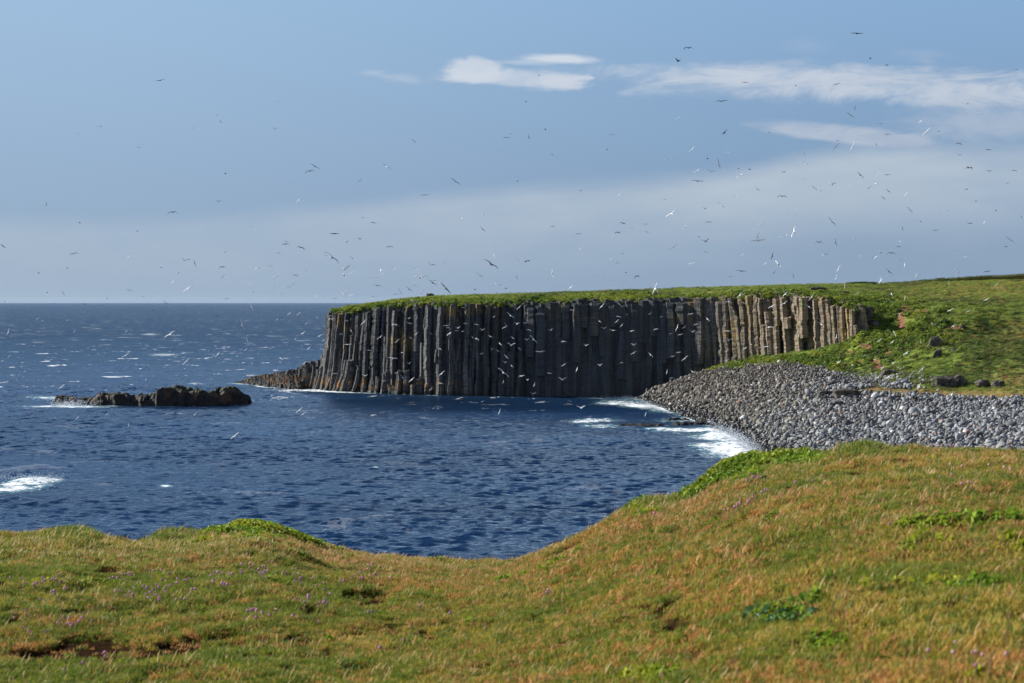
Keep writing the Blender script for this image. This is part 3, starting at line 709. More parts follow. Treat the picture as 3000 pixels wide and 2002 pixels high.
def blades(n, h, spread, lean, width, mat, seed, wind=(.35, -.1), seedhead=0., segs=3, curl=.6):
    g = np.random.default_rng(seed); V, Fq = [], []
    for i in range(n):
        a = g.uniform(0, 6.28); r_ = spread*math.sqrt(g.random()); bx, by = r_*math.cos(a), r_*math.sin(a)
        hh = h*g.uniform(.55, 1.15); d = g.uniform(0, 6.28); ln = lean*g.uniform(.2, 1.2)
        lx, ly = math.cos(d)*ln+wind[0]*g.uniform(.5, 1.3), math.sin(d)*ln+wind[1]; fa = g.uniform(0, 3.14); wx, wy = math.cos(fa), math.sin(fa)
        b0 = len(V)
        for k_ in range(segs+1):
            t_ = k_/segs; w_ = width*(1-t_**1.6)*.5+.0004
            if seedhead and t_ > .6: w_ = width*seedhead*(1.1-t_)*1.6
            x_ = bx+lx*hh*(t_**(1+curl)); y_ = by+ly*hh*(t_**(1+curl)); z_ = hh*t_*(1-.25*t_*min(1, math.hypot(lx, ly)))
            V += [(x_-wx*w_, y_-wy*w_, z_), (x_+wx*w_, y_+wy*w_, z_)]
        for k_ in range(segs): Fq.append((b0+2*k_, b0+2*k_+1, b0+2*k_+3, b0+2*k_+2))
    me = mesh_np('tuft', V, [np.array(Fq)]); me.materials.append(mat); return proto(me)
def leaves(n, rad, hgt, size, mat, seed, up=.6, round_=True):
    g = np.random.default_rng(seed); V, Fq = [], []
    for i in range(n):
        a = g.uniform(0, 6.28); q = g.random()**.5; x_, y_ = rad*q*math.cos(a), rad*q*math.sin(a); z_ = hgt*(1-q*q)*g.uniform(.35, 1.)+.02*hgt
        nrm = Vector((math.cos(a)*q*1.1+g.normal(0, .45), math.sin(a)*q*1.1+g.normal(0, .45), up+abs(g.normal(0, .4)))).normalized()
        e1 = nrm.orthogonal().normalized(); e1 = Matrix.Rotation(g.uniform(0, 6.28), 3, nrm) @ e1; e2 = nrm.cross(e1); s_ = size*g.uniform(.6, 1.25)
        b0 = len(V); c_ = Vector((x_, y_, z_))
        for (u_, w_, d_) in [(0, -1, -.15), (.75, -.5, .12), (.8, .35, .1), (0, 1., -.15), (-.8, .35, .1), (-.75, -.5, .12)]:
            V.append(tuple(c_+e1*u_*s_*.5+e2*w_*s_*.5+nrm*d_*s_))
        Fq.append((b0, b0+1, b0+2, b0+3)); Fq.append((b0, b0+3, b0+4, b0+5))
    me = mesh_np('leafclump', V, [np.array(Fq)]); me.materials.append(mat); return proto(me)
def rots(n, tilt=.12, g=rng): return np.stack([g.normal(0, tilt, n), g.normal(0, tilt, n), g.uniform(0, 6.28, n)], 1)
def windrots(n, g=rng): return np.stack([g.normal(0, .12, n), g.normal(0, .12, n), g.normal(0, .5, n)], 1)

# ---------------------------------------------------------------- growth on the far headland
PXf, ROWf, RIDf = PX.ravel(), ROW.ravel(), RID.ravel()
def pick(n, wfun, jitter=True):
    """random points on the land surface, weighted"""
    i0 = np.arange(nr-1)[:, None]*nc+np.arange(nc-1)[None, :]; i0 = i0.ravel()
    a = Vt[i0]; b = Vt[i0+1]; c_ = Vt[i0+nc]
    ar = np.abs((b[:, 0]-a[:, 0])*(c_[:, 1]-a[:, 1])-(b[:, 1]-a[:, 1])*(c_[:, 0]-a[:, 0]))+.15*np.abs(c_[:, 2]-a[:, 2])*np.abs(b[:, 0]-a[:, 0])
    w = ar*wfun(PXf[i0], ROWf[i0], RIDf[i0], a); w = np.clip(w, 0, None); w /= w.sum()
    k_ = rng.choice(len(i0), n, p=w); u_ = rng.random((n, 1)); v_ = rng.random((n, 1))
    P_ = Vt[i0[k_]]*(1-u_)*(1-v_)+Vt[i0[k_]+1]*u_*(1-v_)+Vt[i0[k_]+nc]*(1-u_)*v_+Vt[i0[k_]+nc+1]*u_*v_
    return P_, i0[k_]
soilf = soil.ravel(); rockf = rock.ravel(); dryf = dry.ravel()
# broad-leaved growth on the cliff rim, talus and the slope by the end of the columns
def w_leaf(px, row, rid, a):
    rim = ((rid >= 5) & (rid < 5.75) & (px < 2560))*1.0*np.where(px < 2150, 1, 1.2)
    tal = ((rid > 2.05) & (rid < 3.4) & (px > 2060) & (px < 2470))*1.6*sstep(2060, 2130, px)
    slope = ((rid > 2.6) & (rid < 5.8))*(blob(px, row, 2560, 960, 95, 75)*1.7+blob(px, row, 2680, 975, 110, 38)+blob(px, row, 2500, 900, 60, 60)*1.8+.5*blob(px, row, 2480, 1065, 60, 30))
    nz = sstep(-.25, .15, fbm(a[:, 0]*.22, a[:, 1]*.22, seed=61, oct=3))
    return (rim+tal+slope)*(.25+.75*nz)*(1-.85*soilf[np.searchsorted(np.arange(len(soilf)), np.arange(len(soilf)))[:1]])
def w_leaf2(px, row, rid, a): return w_leaf(px, row, rid, a)
nL = 12000
P_, ii = pick(nL, w_leaf2); keep = rng.random(nL) > soilf[ii]*.8; P_ = P_[keep]; ii = ii[keep]
protos = [leaves(46, .62, .55, .30, M['far_leaf'], 1), leaves(40, .5, .45, .26, M['far_leaf'], 2), leaves(52, .75, .6, .32, M['far_leaf'], 3), leaves(44, .6, .5, .28, M['far_leaf_dark'], 4)]
# turf hanging over the lip of the columns
ex = []
for i in range(1500):
    s_ = rng.uniform(1, arc[-1]); n_ = rng.uniform(.2, 3.6); cx = np.interp(s_, arc, pX); cy = np.interp(s_, arc, pY)
    ex.append((cx, cy+n_, np.interp(s_, arc, pZ1)+.05+rng.uniform(-.25, .25)-(.5 if n_ < 1 else 0)))
Pl = np.concatenate([P_, np.array(ex)]); n_ = len(Pl)
scatter('clifftop_greenery', Pl-[0, 0, .08], rots(n_), np.clip(rng.lognormal(-.15, .35, n_), .4, 1.9), rng.choice(4, n_, p=[.32, .3, .2, .18]), protos)
# long wind-combed grass over the rest of the hill
def w_grass(px, row, rid, a):
    return 1.*((rid > 1) & (rid <= 2) & (px > 2510) & (px < 2860) & (row > np.interp(px, [2440, 2560, 2720, 2860], [1152, 1136, 1146, 1165])) & (row < 1166))+((rid > 2.0) & (rid < 7.0) & ~((rid > 4) & (rid < 5) & (px < 2490)))*(px > 1000)*np.where(px < 2400, .55, 1.)
nG = 42000
P_, ii = pick(nG, w_grass); keep = rng.random(nG) > soilf[ii]*.9; P_ = P_[keep]; n_ = len(P_); dr = dryf[ii[keep]]
gp = [blades(34, .50, .42, .35, .055, M['far_grass'], 11, (.9, -.25)), blades(34, .42, .45, .4, .06, M['far_grass'], 12, (.8, -.3)), blades(34, .55, .38, .3, .05, M['far_leaf_dark'], 13, (.9, -.2)), blades(30, .35, .4, .4, .05, M['brown_grass'], 14, (.8, -.2))]
idx = np.where(rng.random(n_) < dr*.7, 3, rng.choice(3, n_, p=[.42, .38, .20]))
nzz = fbm(P_[:, 0]*.05, P_[:, 1]*.05, seed=71, oct=3)
idx = np.where((idx < 3) & (rng.random(n_) < sstep(.0, .35, nzz)*.6), 2, idx)
scatter('hill_grass', P_-[0, 0, .05], windrots(n_), rng.uniform(.6, 1.35, n_)*(1-.35*dr), idx, gp)

# ---------------------------------------------------------------- turf banks on the ridge, posts, outcrops
def turf_bank(pxrow, Y_, thick, seed):
    """grass-grown bank: a long hummocky body with blades over it"""
    n_ = 120; m_ = 14; t_ = np.linspace(0, 1, n_)[:, None]; px_ = np.interp(t_, np.linspace(0, 1, len(pxrow)), [p[0] for p in pxrow]); rw = np.interp(px_, [p[0] for p in pxrow], [p[1] for p in pxrow]); hp = np.interp(px_, [p[0] for p in pxrow], [p[2] for p in pxrow])
    th = np.linspace(0, math.pi, m_)[None, :]
    hgt = hp/F*Y_; zb = Zof(rw, Y_); X_ = (px_-1500)/F*Y_+0*th
    nn = 1+.25*fbm(X_*.7, th*1.5, seed=seed); taper = np.minimum(1, np.minimum(t_, 1-t_)*14)**.5
    Y2 = Y_-thick*np.cos(th)*nn; Z2 = zb-.4+(hgt+.4)*np.sin(th)**.45*nn*taper
    o = link('turf_bank', mesh_np('turf_bank', np.stack([X_, Y2, Z2], -1).reshape(-1, 3), [gridfaces(n_, m_)], True), M['hill_turf'])
    V, Fq = [], []; g = np.random.default_rng(seed)
    for i in range(3800):
        a_, b_ = g.integers(0, n_), g.integers(0, m_-2); c0 = np.array([X_[a_, b_], Y2[a_, b_], Z2[a_, b_]])+g.uniform(-.3, .3, 3)*[1, .3, .3]; h_ = g.uniform(.2, .45); b0 = len(V)
        V += [c0+[-.03, 0, -.05], c0+[.03, .02, -.05], c0+[.03+.18, -.12, h_], c0+[-.01+.18, -.12, h_]]; Fq.append((b0, b0+1, b0+2, b0+3))
    return o, link('grass_fringe', mesh_np('grass_fringe', np.array(V), [np.array(Fq)]), M['far_leaf_dark'], o)
b1, _ = turf_bank([(2470, 841, 6), (2520, 840, 10), (2572, 840, 8)], 505, 1.2, 5); tag(b1, 'short dark grass-grown bank on the skyline behind the taller white post', 'bank')
b2, _ = turf_bank([(2628, 840, 4), (2680, 838, 12), (2750, 833, 14), (2830, 826, 12), (2900, 821, 11), (3000, 816, 11), (3250, 800, 11)], 519, 1.4, 6); tag(b2, 'long dark grass-grown bank running along the hill crest to the right edge', 'bank')
def post(px, rt, rb, Y_, wid, label, lean):
    z0, z1 = Zof(rb, Y_)-.3, Zof(rt, Y_); X_ = (px-1500)/F*Y_
    bm = bmesh.new(); n_ = 6
    for k_ in range(n_+1):
        f_ = k_/n_; r_ = wid*(1.1-.25*f_)
        for q in range(7):
            a = q*2*math.pi/7; bm.verts.new((r_*math.cos(a)+lean*f_+.01*math.sin(k_*2.1), r_*math.sin(a), (z1-z0)*f_+(.03*math.sin(a) if k_ == n_ else 0)))
    bm.verts.ensure_lookup_table()
    for k_ in range(n_):
        for q in range(7): bm.faces.new([bm.verts[k_*7+q], bm.verts[k_*7+(q+1) % 7], bm.verts[k_*7+7+(q+1) % 7], bm.verts[k_*7+7+q]])
    bm.faces.new([bm.verts[n_*7+q] for q in range(7)])
    me = bpy.data.meshes.new('marker_post'); bm.to_mesh(me); bm.free(); o = link('marker_post', me, M['post_wood']); o.location = (X_, Y_, z0)
    tag(o, label, 'post', 'weathered posts on the hill')
post(2475, 829, 858, 470, .11, 'taller pale weathered post on the green rim above the last columns', -.05)
post(2780, 823, 842, 500, .09, 'shorter thin pale post standing before the long dark turf bank', .04)
def hillrock(px, py, wpx, hpx, seed, label, name='rock', mat='hill_rock', dpt=.8, block=.5, shear=0., sink=.25):
    X_, Y_, Z_ = ray_land(px, py); w_ = wpx/F*Y_/2; h_ = hpx/F*Y_/2
    o = lump(name, (X_, Y_+.2, Z_+h_*(1-sink*2)), (w_, w_*dpt, h_*1.25), seed, M[mat], .50, 4, True, block, shear); tag(o, label, 'rock'); return o
hillrock(2737, 1014, 30, 28, 3, 'single big dark boulder half sunk in the green slope', 'boulder', block=.65, shear=.3)
hillrock(2745, 1048, 24, 24, 5, 'broken grey outcrop in the grass below the lone dark boulder', 'outcrop', block=.4, shear=.5)
hillrock(2798, 1030, 20, 10, 8, 'small pale stone right of the broken outcrop on the slope', 'rock')
hillrock(2765, 1136, 60, 40, 21, 'large dark crag low on the slope above the beach grass, left one', 'crag', block=.2, dpt=.7)
hillrock(2810, 1128, 45, 30, 22, 'dark crag block right beside the largest low crag', 'crag', block=.2, dpt=.7)
hillrock(2880, 1134, 46, 22, 23, 'lower broken dark ledge right of the two big crags', 'ledge', block=.15)
hillrock(2925, 1134, 36, 20, 24, 'small dark ledge at the far right of the crags', 'ledge', block=.2)
hillrock(2418, 1164, 44, 22, 31, 'flat brown-topped rock slab among the boulders, left of the pair', 'rock_slab', block=.55, dpt=.9)
hillrock(2482, 1166, 74, 28, 32, 'long flat rock slab with mossy top and dark face among the boulders', 'rock_slab', block=.6, dpt=.8)
hillrock(2535, 942, 44, 52, 41, 'dark blocky crag wrapped in leaves at the end of the columns', 'crag', block=.6, dpt=.6)
hillrock(2562, 958, 30, 22, 42, 'small dark rock in the leaves right of the end crag', 'rock', block=.5)
hillrock(2503, 948, 22, 60, 43, 'tan rounded rock buttress closing the row of columns', 'crag', block=.5, dpt=.8)
hillrock(2600, 1100, 36, 18, 44, 'reddish cracked rock at the top of the boulder beach', 'rock', block=.55, shear=.6)
hillrock(2470, 862, 40, 10, 46, 'reddish-brown eroded ledge on the rim near the taller post', 'ledge', block=.3)
hillrock(2395, 856, 46, 16, 47, 'dark eroded turf ledge on the rim above the right-hand columns', 'ledge', block=.3)
hillrock(2820, 964, 18, 12, 48, 'small dark stone in the reddish bare patch of the slope', 'rock')
hillrock(2760, 1172, 20, 13, 49, 'light rounded rock on the dry grass just above the beach', 'rock', block=.1)
o = hillrock(2840, 1176, 46, 12, 50, 'low flat brown rock lying along the top edge of the beach', 'rock_slab', block=.5)
hillrock(1262, 868, 26, 12, 51, 'small dark heap of rocks on the skyline of the grassy clifftop', 'rock_heap', block=.3, dpt=.6)
# driftwood log
X_, Y_, Z_ = ray_land(2940, 1224)
bm = bmesh.new(); n_ = 12
for k_ in range(n_+1):
    f_ = k_/n_; r_ = .17*(1-.25*f_)*(1+.08*math.sin(k_*1.7))
    for q in range(10):
        a = q*.628; bm.verts.new(((f_-.5)*2.9, r_*math.cos(a)+.05*math.sin(f_*4), r_*math.sin(a)+.05*math.sin(f_*3)))
bm.verts.ensure_lookup_table()
for k_ in range(n_):
    for q in range(10): bm.faces.new([bm.verts[k_*10+q], bm.verts[k_*10+(q+1) % 10], bm.verts[k_*10+10+(q+1) % 10], bm.verts[k_*10+10+q]])
bm.faces.new([bm.verts[q] for q in range(10)]); bm.faces.new([bm.verts[n_*10+q] for q in range(10)])
me = bpy.data.meshes.new('driftwood_log'); bm.to_mesh(me); bm.free()
o = link('driftwood_log', me, M['driftwood']); o.location = (X_, Y_-.6, Z_+.75); o.rotation_euler = (0, R(-1), R(5)); tag(o, 'bleached white driftwood log lying on the grey boulders at far right', 'log')

# ---------------------------------------------------------------- boulders
def boulder_mesh(seed, block):
    bm = bmesh.new(); bmesh.ops.create_icosphere(bm, subdivisions=2, radius=1.); P = np.array([v.co[:] for v in bm.verts]); g = np.random.default_rng(seed)
    # cut by a few random planes for worn facets
    for k_ in range(7+int(block*6)):
        d = g.normal(0, 1, 3); d /= np.linalg.norm(d); lim = g.uniform(.55, .9) if block > .4 else g.uniform(.75, .97)
        pr = P@d; ex_ = np.maximum(pr-lim, 0); P = P-ex_[:, None]*d[None]*.9
    P = P*(1+.10*fbm(P[:, 0]*1.5+seed, P[:, 1]*1.5, P[:, 2]*1.5, seed=seed, oct=3)[:, None])*[1., .8, .62]
    for v_, p in zip(bm.verts, P): v_.co = p
    me = bpy.data.meshes.new('boulder'); bm.to_mesh(me); bm.free()
    for p in me.polygons: p.use_smooth = block < .4
    me.materials.append(M['boulder']); return me
bmesh_list = [boulder_mesh(100+i, .2 if i < 6 else .8) for i in range(11)]
def crest_row(px): return np.interp(px, CX, CR)
CR2 = [(-1500,1500),(0,1543),(50,1550),(190,1548),(255,1554),(408,1570),(549,1556),(638,1543),(728,1532),(791,1541),(855,1560),(945,1590),(1060,1603),(1187,1612),(1277,1622),(1404,1628),(1494,1624),(1596,1590),(1698,1552),(1749,1520),(1800,1488),(1838,1462),(1915,1446),(1991,1443),(2055,1415),(2094,1392),(2170,1364),(2247,1341),(2362,1328),(2490,1309),(2617,1300),(2745,1296),(2872,1300),(3000,1309),(4500,1330)]
CX = [c_[0] for c_ in CR2]; CR = [c_[1] for c_ in CR2]
def w_b(px, row, rid, a):
    up = np.where(px < 2430, (rid < 2.25), (rid < 2.05))
    m = (rid > .02)*up*(px > 1862)*1.
    lobe = (row < 1136) & (px > 2500)*(row > np.interp(px, [2500, 2720], [1100, 1128]))
    m = np.maximum(m, 0)*(1-((px > 2500) & (px < 2860) & (row > np.interp(px, [2440, 2560, 2720, 2860], [1152, 1136, 1146, 1165])) & (row < np.interp(px, [2500, 2720, 2860], [1156, 1160, 1168]))))*(1-np.clip(blob(px, row, 2470, 1192, 30, 5), 0, 1)*.9)
    return m
nB = 41000
P_, ii = pick(nB, w_b); pxb = P_[:, 0]/P_[:, 1]*F+1500; rowb = PH+(H0-P_[:, 2])/P_[:, 1]*F
ang_f = sstep(2500, 2150, pxb)*.55+.1+.3*(rowb < 1120)
rad = rng.lognormal(math.log(.25), .42, nB)*np.where(rowb < 1130, .85, 1.)
rad = np.clip(rad, .2, 1.05)
# a band of rubble spread on the foot of the grass slope
P2, i2 = pick(300, lambda px, row, rid, a: ((rid > 2.) & (rid < 2.9))*blob(px, row, 2560, 1120, 110, 20)*(px > 2440))
idx = np.where(rng.random(nB) < ang_f, rng.integers(6, 11, nB), rng.integers(0, 6, nB))
rt_ = np.stack([rng.normal(0, .6, nB), rng.normal(.15, .6, nB), rng.uniform(0, 6.28, nB)], 1)
scl = rad[:, None]*rng.uniform(.8, 1.25, (nB, 3)); Pb = P_+np.stack([0*rad, 0*rad, rad*.30+rng.random(nB)*.40], 1)
vis = (rowb < crest_row(pxb)-14) & (pxb < 2995) & (pxb > 1870)
app = np.where(vis, rad/P_[:, 1], 0); top = np.argsort(-app)
# keep chosen ones apart from each other
chosen = []
for i in top:
    if app[i] <= 0: break
    if all((pxb[i]-pxb[j])**2+((rowb[i]-rowb[j])*1.4)**2 > 15**2 for j in chosen): chosen.append(i)
    if len(chosen) == 296: break
msk = np.ones(nB, bool); msk[chosen] = False
n2 = len(P2)
scatter('boulders', np.concatenate([Pb[msk], P2+[0, 0, .1]]), np.concatenate([rt_[msk], rots(n2, .3)]), np.concatenate([scl[msk], np.repeat(rng.uniform(.22, .5, (n2, 1)), 3, 1)]),
        np.concatenate([idx[msk], rng.integers(6, 11, n2)]), [proto(m) for m in bmesh_list])
ORD = ['', 'first', 'second', 'third', 'fourth', 'fifth', 'sixth', 'seventh', 'eighth', 'ninth', 'tenth', 'eleventh', 'twelfth', 'thirteenth', 'fourteenth', 'fifteenth', 'sixteenth', 'seventeenth', 'eighteenth', 'nineteenth', 'twentieth']
def ordin(i, n_):
    """place in a row counted from the nearer end"""
    if n_ == 2: return 'left of the two' if i == 0 else 'right of the two'
    if i == 0: return 'leftmost'
    if i == n_-1: return 'rightmost'
    if i < n_/2: return ORD[i+1]+' from left'
    return ORD[n_-i]+' from right'
def uniq(items):
    _uniq(items)
    for it in items:
        if len(it[0]['label'].split()) > 16: print('LONG', it[0]['label'])
def _uniq(items):
    """items: [obj, base label, px] -> every label its own"""
    g = {}
    for it in items: g.setdefault(it[1], []).append(it)
    for lb, ls in g.items():
        ls.sort(key=lambda q: q[2])
        for i, it in enumerate(ls): it[0]['label'] = lb if len(ls) == 1 else lb+', '+ordin(i, len(ls))
zones = [('at the dark cliff foot', 1990, 1130), ('by foam at the cliff corner', 1930, 1180), ('above the weedy rock shelf', 2010, 1215), ('beside the breaking surf', 2190, 1290),
         ('on wet shore above the surf', 2160, 1255), ('below the lit columns', 2130, 1110), ('below the leafy talus', 2290, 1090), ('amid the upper rubble', 2420, 1105),
         ('on the upper middle beach', 2220, 1170), ('left of the flat rock slabs', 2350, 1165), ('below the flat rock slabs', 2450, 1205), ('below the dry grass tongue', 2620, 1185),
         ('right of the flat rock slabs', 2560, 1180), ('under the low crags', 2770, 1200), ('near the driftwood log', 2930, 1230), ('along the right beach top', 2900, 1200),
         ('above the near leafy strip', 2290, 1310), ('just over the near crest', 2500, 1290), ('over near grass, mid beach', 2700, 1280), ('over near grass, far right', 2900, 1285),
         ('on the pale central beach', 2560, 1245), ('on the pale beach left part', 2400, 1250), ('on the pale beach right part', 2740, 1240), ('between surf and central beach', 2270, 1235), ('near the beach tip', 1890, 1168)]
items = []
meds = np.median(app[chosen])
for i in chosen:
    o = bpy.data.objects.new('boulder', bmesh_list[idx[i]]); COL.objects.link(o); o.location = Pb[i]; o.rotation_euler = rt_[i]; o.scale = scl[i]
    zn = min(zones, key=lambda q: ((pxb[i]-q[1])/1.6)**2+(rowb[i]-q[2])**2)[0]
    wetb = P_[i, 2] < 1.0; pale_b = pxb[i] > 2380 or rowb[i] > 1240 and pxb[i] > 2300
    tone = 'wet black' if wetb else ('pale grey' if pale_b else 'brownish')
    shp = 'angular' if idx[i] >= 6 else ('flat' if scl[i, 2] < .92*scl[i, 0] else 'rounded'); big = 'large ' if app[i] > meds else ''
    o['category'] = 'boulder'; o['group'] = 'largest boulders on the beach'; items.append([o, big+tone+' '+shp+' boulder '+zn, pxb[i]])
uniq(items)

# ---------------------------------------------------------------- near hill the photographer stands on
bx_ = [-1500, 0, 700, 1300, 1700, 2100, 2600, 3000, 4500]
D0 = [8.5, 7.8, 7.4, 6.8, 6.0, 5.2, 4.5, 4.2, 3.6]
DC = [15, 15.5, 16, 18, 17, 14.5, 13, 12, 11]
def blobX(X, Y, p0, w_):
    yc = np.interp(p0, bx_, DC)-.3; xc = (p0-1500)/F*yc; return np.exp(-((X-xc)/w_)**2-((Y-yc)/(w_*1.3))**2)
def near_z(X, Y):
    px = 1500+F*X/np.maximum(Y, .5); px = np.clip(px, -1500, 4500)
    d0 = np.interp(px, bx_, D0); dc = np.interp(px, bx_, DC); vegp = np.interp(px, [0, 800, 1100, 1500, 2000, 2300, 3000], [22, 26, 32, 34, 36, 22, 20])*15/dc
    kr = crest_sm(px)+vegp; sc = (kr-PH)/F; Dc = sc*dc; s0 = (2040-PH)/F; Dd0 = s0*d0
    t_ = np.clip((Y-d0)/(dc-d0), 0, 1); h_ = dc-d0; m0 = ((Dc-Dd0)/h_)*.8; m1 = sc
    D_ = (2*t_**3-3*t_**2+1)*Dd0+(t_**3-2*t_**2+t_)*h_*m0+(-2*t_**3+3*t_**2)*Dc+(t_**3-t_**2)*h_*m1
    D_ = np.where(Y < d0, np.minimum(Dd0+(Y-d0)*m0*.8+(Y-d0)**2*.03, 1.65), D_)
    over = np.maximum(Y-dc, 0); D_ = D_+sc*over+.10*over**2/(1+.035*over)*1.0
    D_ = np.minimum(D_, 24)
    return H0-D_+.012*blobX(X, Y, 775, .42)+.045*blobX(X, Y, 2140, .35)+.035*fbm(X*3., Y*2.2, seed=83, oct=2)*.6+.030*fbm(X*1.3, Y*1.3, seed=81, oct=3)+.012*fbm(X*6, Y*6, seed=82, oct=2)
_cx = np.linspace(-1500, 4500, 1201); _cr = np.interp(_cx, CX, CR); _k = np.exp(-(np.arange(-16, 17)/7.)**2); _k /= _k.sum(); _cs = np.convolve(np.pad(_cr, 16, mode='edge'), _k, 'valid')
def crest_sm(px): return np.interp(px, _cx, _cs)
ys_ = np.concatenate([np.linspace(.6, 4, 30), np.linspace(4.05, 19, 330), np.linspace(19.3, 70, 60)]); xs_ = np.concatenate([np.linspace(-9000, -650, 60, endpoint=False), np.linspace(-650, 3650, 700), np.linspace(3700, 12000, 60)])
GY, GP = np.meshgrid(ys_, xs_, indexing='ij'); GX = (GP-1500)/F*np.maximum(GY, 6.)
GZ = near_z(GX, GY); 
hol = [(440,1905,130,10),(230,1880,60,8),(330,1925,80,8),(560,1880,40,6),(130,1915,50,8),(1110,1750,22,10),(640,1868,60,5),(1030,1743,30,6),(90,1912,40,7),(840,1880,40,5),(1040,1960,30,6),(2000,1830,40,14),(1250,1870,20,8)]
def soil_at(px, row, X, Y):
    s_ = 0
    for h_ in hol: s_ = s_+blob(px, row, h_[0], h_[1], h_[2]*1.5, h_[3]*1.8)*1.35
    return np.clip((s_*1.35+fbm(X*3.2, Y*2.0, seed=90, oct=3)*.6+.9*fbm(X*9, Y*6, seed=91, oct=2)-.25)*2.5, 0, 1)
grow = PH+(H0-GZ)/GY*F; gs = soil_at(1500+F*GX/GY, grow, GX, GY); GZ = GZ-.03*gs
GY = GY+0*GX
me = mesh_np('ground', np.stack([GX, GY, GZ], -1).reshape(-1, 3), [gridfaces(*GX.shape)], True); attr(me, 'soil', gs.astype(np.float32))
tag(link('ground', me, M['near_soil']), kind='structure')
def near_pts(n, y0, y1, dens_pow=0.):
    Y_ = np.sqrt(rng.uniform(y0**2, y1**2, n)); px = rng.uniform(-260, 3260, n); X_ = (px-1500)/F*Y_; Z_ = near_z(X_, Y_); row = PH+(H0-Z_)/Y_*F
    return X_, Y_, Z_, px, row
n_ = 380000
X_, Y_, Z_, px, row = near_pts(n_, 3.6, 20)
qY = np.sqrt(rng.uniform(2.2**2, 14**2, 150000)); qX = rng.uniform(-6.5, 6.5, 150000); qp = qX/qY*F+1500; qk = (qp < -260) | (qp > 3260) | (qY < 3.6); qX, qY, qp = qX[qk], qY[qk], qp[qk]; qZ = near_z(qX, qY)
X_, Y_, Z_, px, row = [np.concatenate(q_) for q_ in ((X_, qX), (Y_, qY), (Z_, qZ), (px, qp), (row, PH+(H0-qZ)/qY*F))]
dcp = np.interp(px, bx_, DC); ok = (Y_ < dcp+1.6) & (row < 4000); X_, Y_, Z_, px, row = [a[ok] for a in (X_, Y_, Z_, px, row)]
n_ = len(X_); sl = soil_at(px, row, X_, Y_); cr_r = crest_sm(px)
g1 = fbm(X_*.55, Y_*.40, seed=101, oct=3); g2 = fbm(X_*1.7, Y_*1.3, seed=102, oct=3); g3 = fbm(X_*.9, Y_*.7, seed=103, oct=3); g4 = fbm(X_*5, Y_*3.2, seed=104, oct=2)
below = row-cr_r
brown = .74+.55*blob(px, row, 1700, 1700, 420, 140)+.35*blob(px, row, 2250, 1500, 420, 70)+.5*blob(px, row, 500, 1860, 500, 60)+.95*blob(px, row, 2780, 1965, 400, 55)-.5*blob(px, row, 2600, 1780, 520, 130)-.30*blob(px, row, 900, 1780, 300, 50)-.4*blob(px, row, 300, 1720, 420, 26)+.25*blob(px, row, 900, 1640, 700, 30)
brown = brown+.75*g1+1.2*g2+1.5*g4
green = .30+.8*blob(px, row, 2550, 1800, 560, 160)+.35*blob(px, row, 350, 1590, 350, 30)+.6*np.exp(-below/26.)-.3*g1+.4*g3
leafw = 1.3*blob(px, row, 800, 1560, 105, 22)+1.2*blob(px, row, 2140, 1385, 110, 26)+1.0*blob(px, row, 2300, 1352, 130, 14)+1.1*blob(px, row, 1880, 1500, 40, 12)+.9*blob(px, row, 2300, 1815, 110, 34)+.8*blob(px, row, 2400, 1890, 140, 22)+.8*blob(px, row, 2700, 1545, 80, 18)+.7*blob(px, row, 2800, 1720, 160, 16)\
    +.55*blob(px, row, 560, 1590, 90, 9)+.6*blob(px, row, 120, 1710, 110, 9)+.5*blob(px, row, 330, 1715, 90, 8)+.45*blob(px, row, 900, 1710, 120, 8)+.7*blob(px, row, 1920, 1985, 120, 20)+.5*blob(px, row, 2860, 1990, 60, 14)+.25*sstep(.36, .55, g2)
straww = .10+.55*blob(px, row, 700, 1620, 800, 32)+.25*(below < 60)+.25*blob(px, row, 2300, 1500, 600, 80)
w4 = np.stack([np.clip(green, .02, 2), np.clip(brown, .02, 2), .30+.5*np.clip(-g1+.1, 0, 1), np.clip(straww, 0, 1)*.5, np.clip(leafw*3.2-.85+1.3*g4, 0, 3.2)], 1); w4 /= w4.sum(1, keepdims=True)
pick_ = (rng.random(n_)[:, None] > np.cumsum(w4, 1)).sum(1)
k_ = rng.random(n_) > sl*.97; X_, Y_, Z_, px, row, pick_, g4 = [a[k_] for a in (X_, Y_, Z_, px, row, pick_, g4)]; n_ = len(X_)
near_protos = [blades(22, .024, .035, .55, .0034, M['near_grass'], 201), blades(22, .034, .03, .4, .0040, M['near_grass'], 202), blades(24, .020, .035, .7, .0034, M['near_grass'], 203),
               blades(24, .019, .035, .7, .0032, M['brown_grass'], 204), blades(20, .028, .03, .45, .0036, M['brown_grass'], 205), blades(24, .016, .04, .9, .004, M['brown_grass'], 206),
               blades(22, .023, .035, .6, .0034, M['deep_grass'], 207), blades(20, .036, .03, .45, .0034, M['deep_grass'], 208),
               blades(3, .052, .035, .25, .0024, M['straw'], 209, seedhead=1.1), blades(2, .062, .03, .2, .0024, M['straw'], 210, seedhead=1.2), blades(4, .04, .04, .4, .0026, M['straw'], 211, seedhead=.8),
               leaves(18, .032, .028, .016, M['bright_leaf'], 212), leaves(16, .03, .03, .019, M['bright_leaf'], 213), leaves(14, .035, .035, .024, M['blue_leaf'], 214)]
lut = [[0, 1, 2], [3, 4, 5], [6, 7, 6], [8, 9, 10], [11, 12, 13]]
bl = blob(px, row, 2290, 1815, 90, 34) > .3
idn = np.array([lut[a][b] for a, b in zip(pick_, rng.integers(0, 3, n_))]); idn = np.where((pick_ == 4) & ~bl, 11+rng.integers(0, 2, n_), idn)
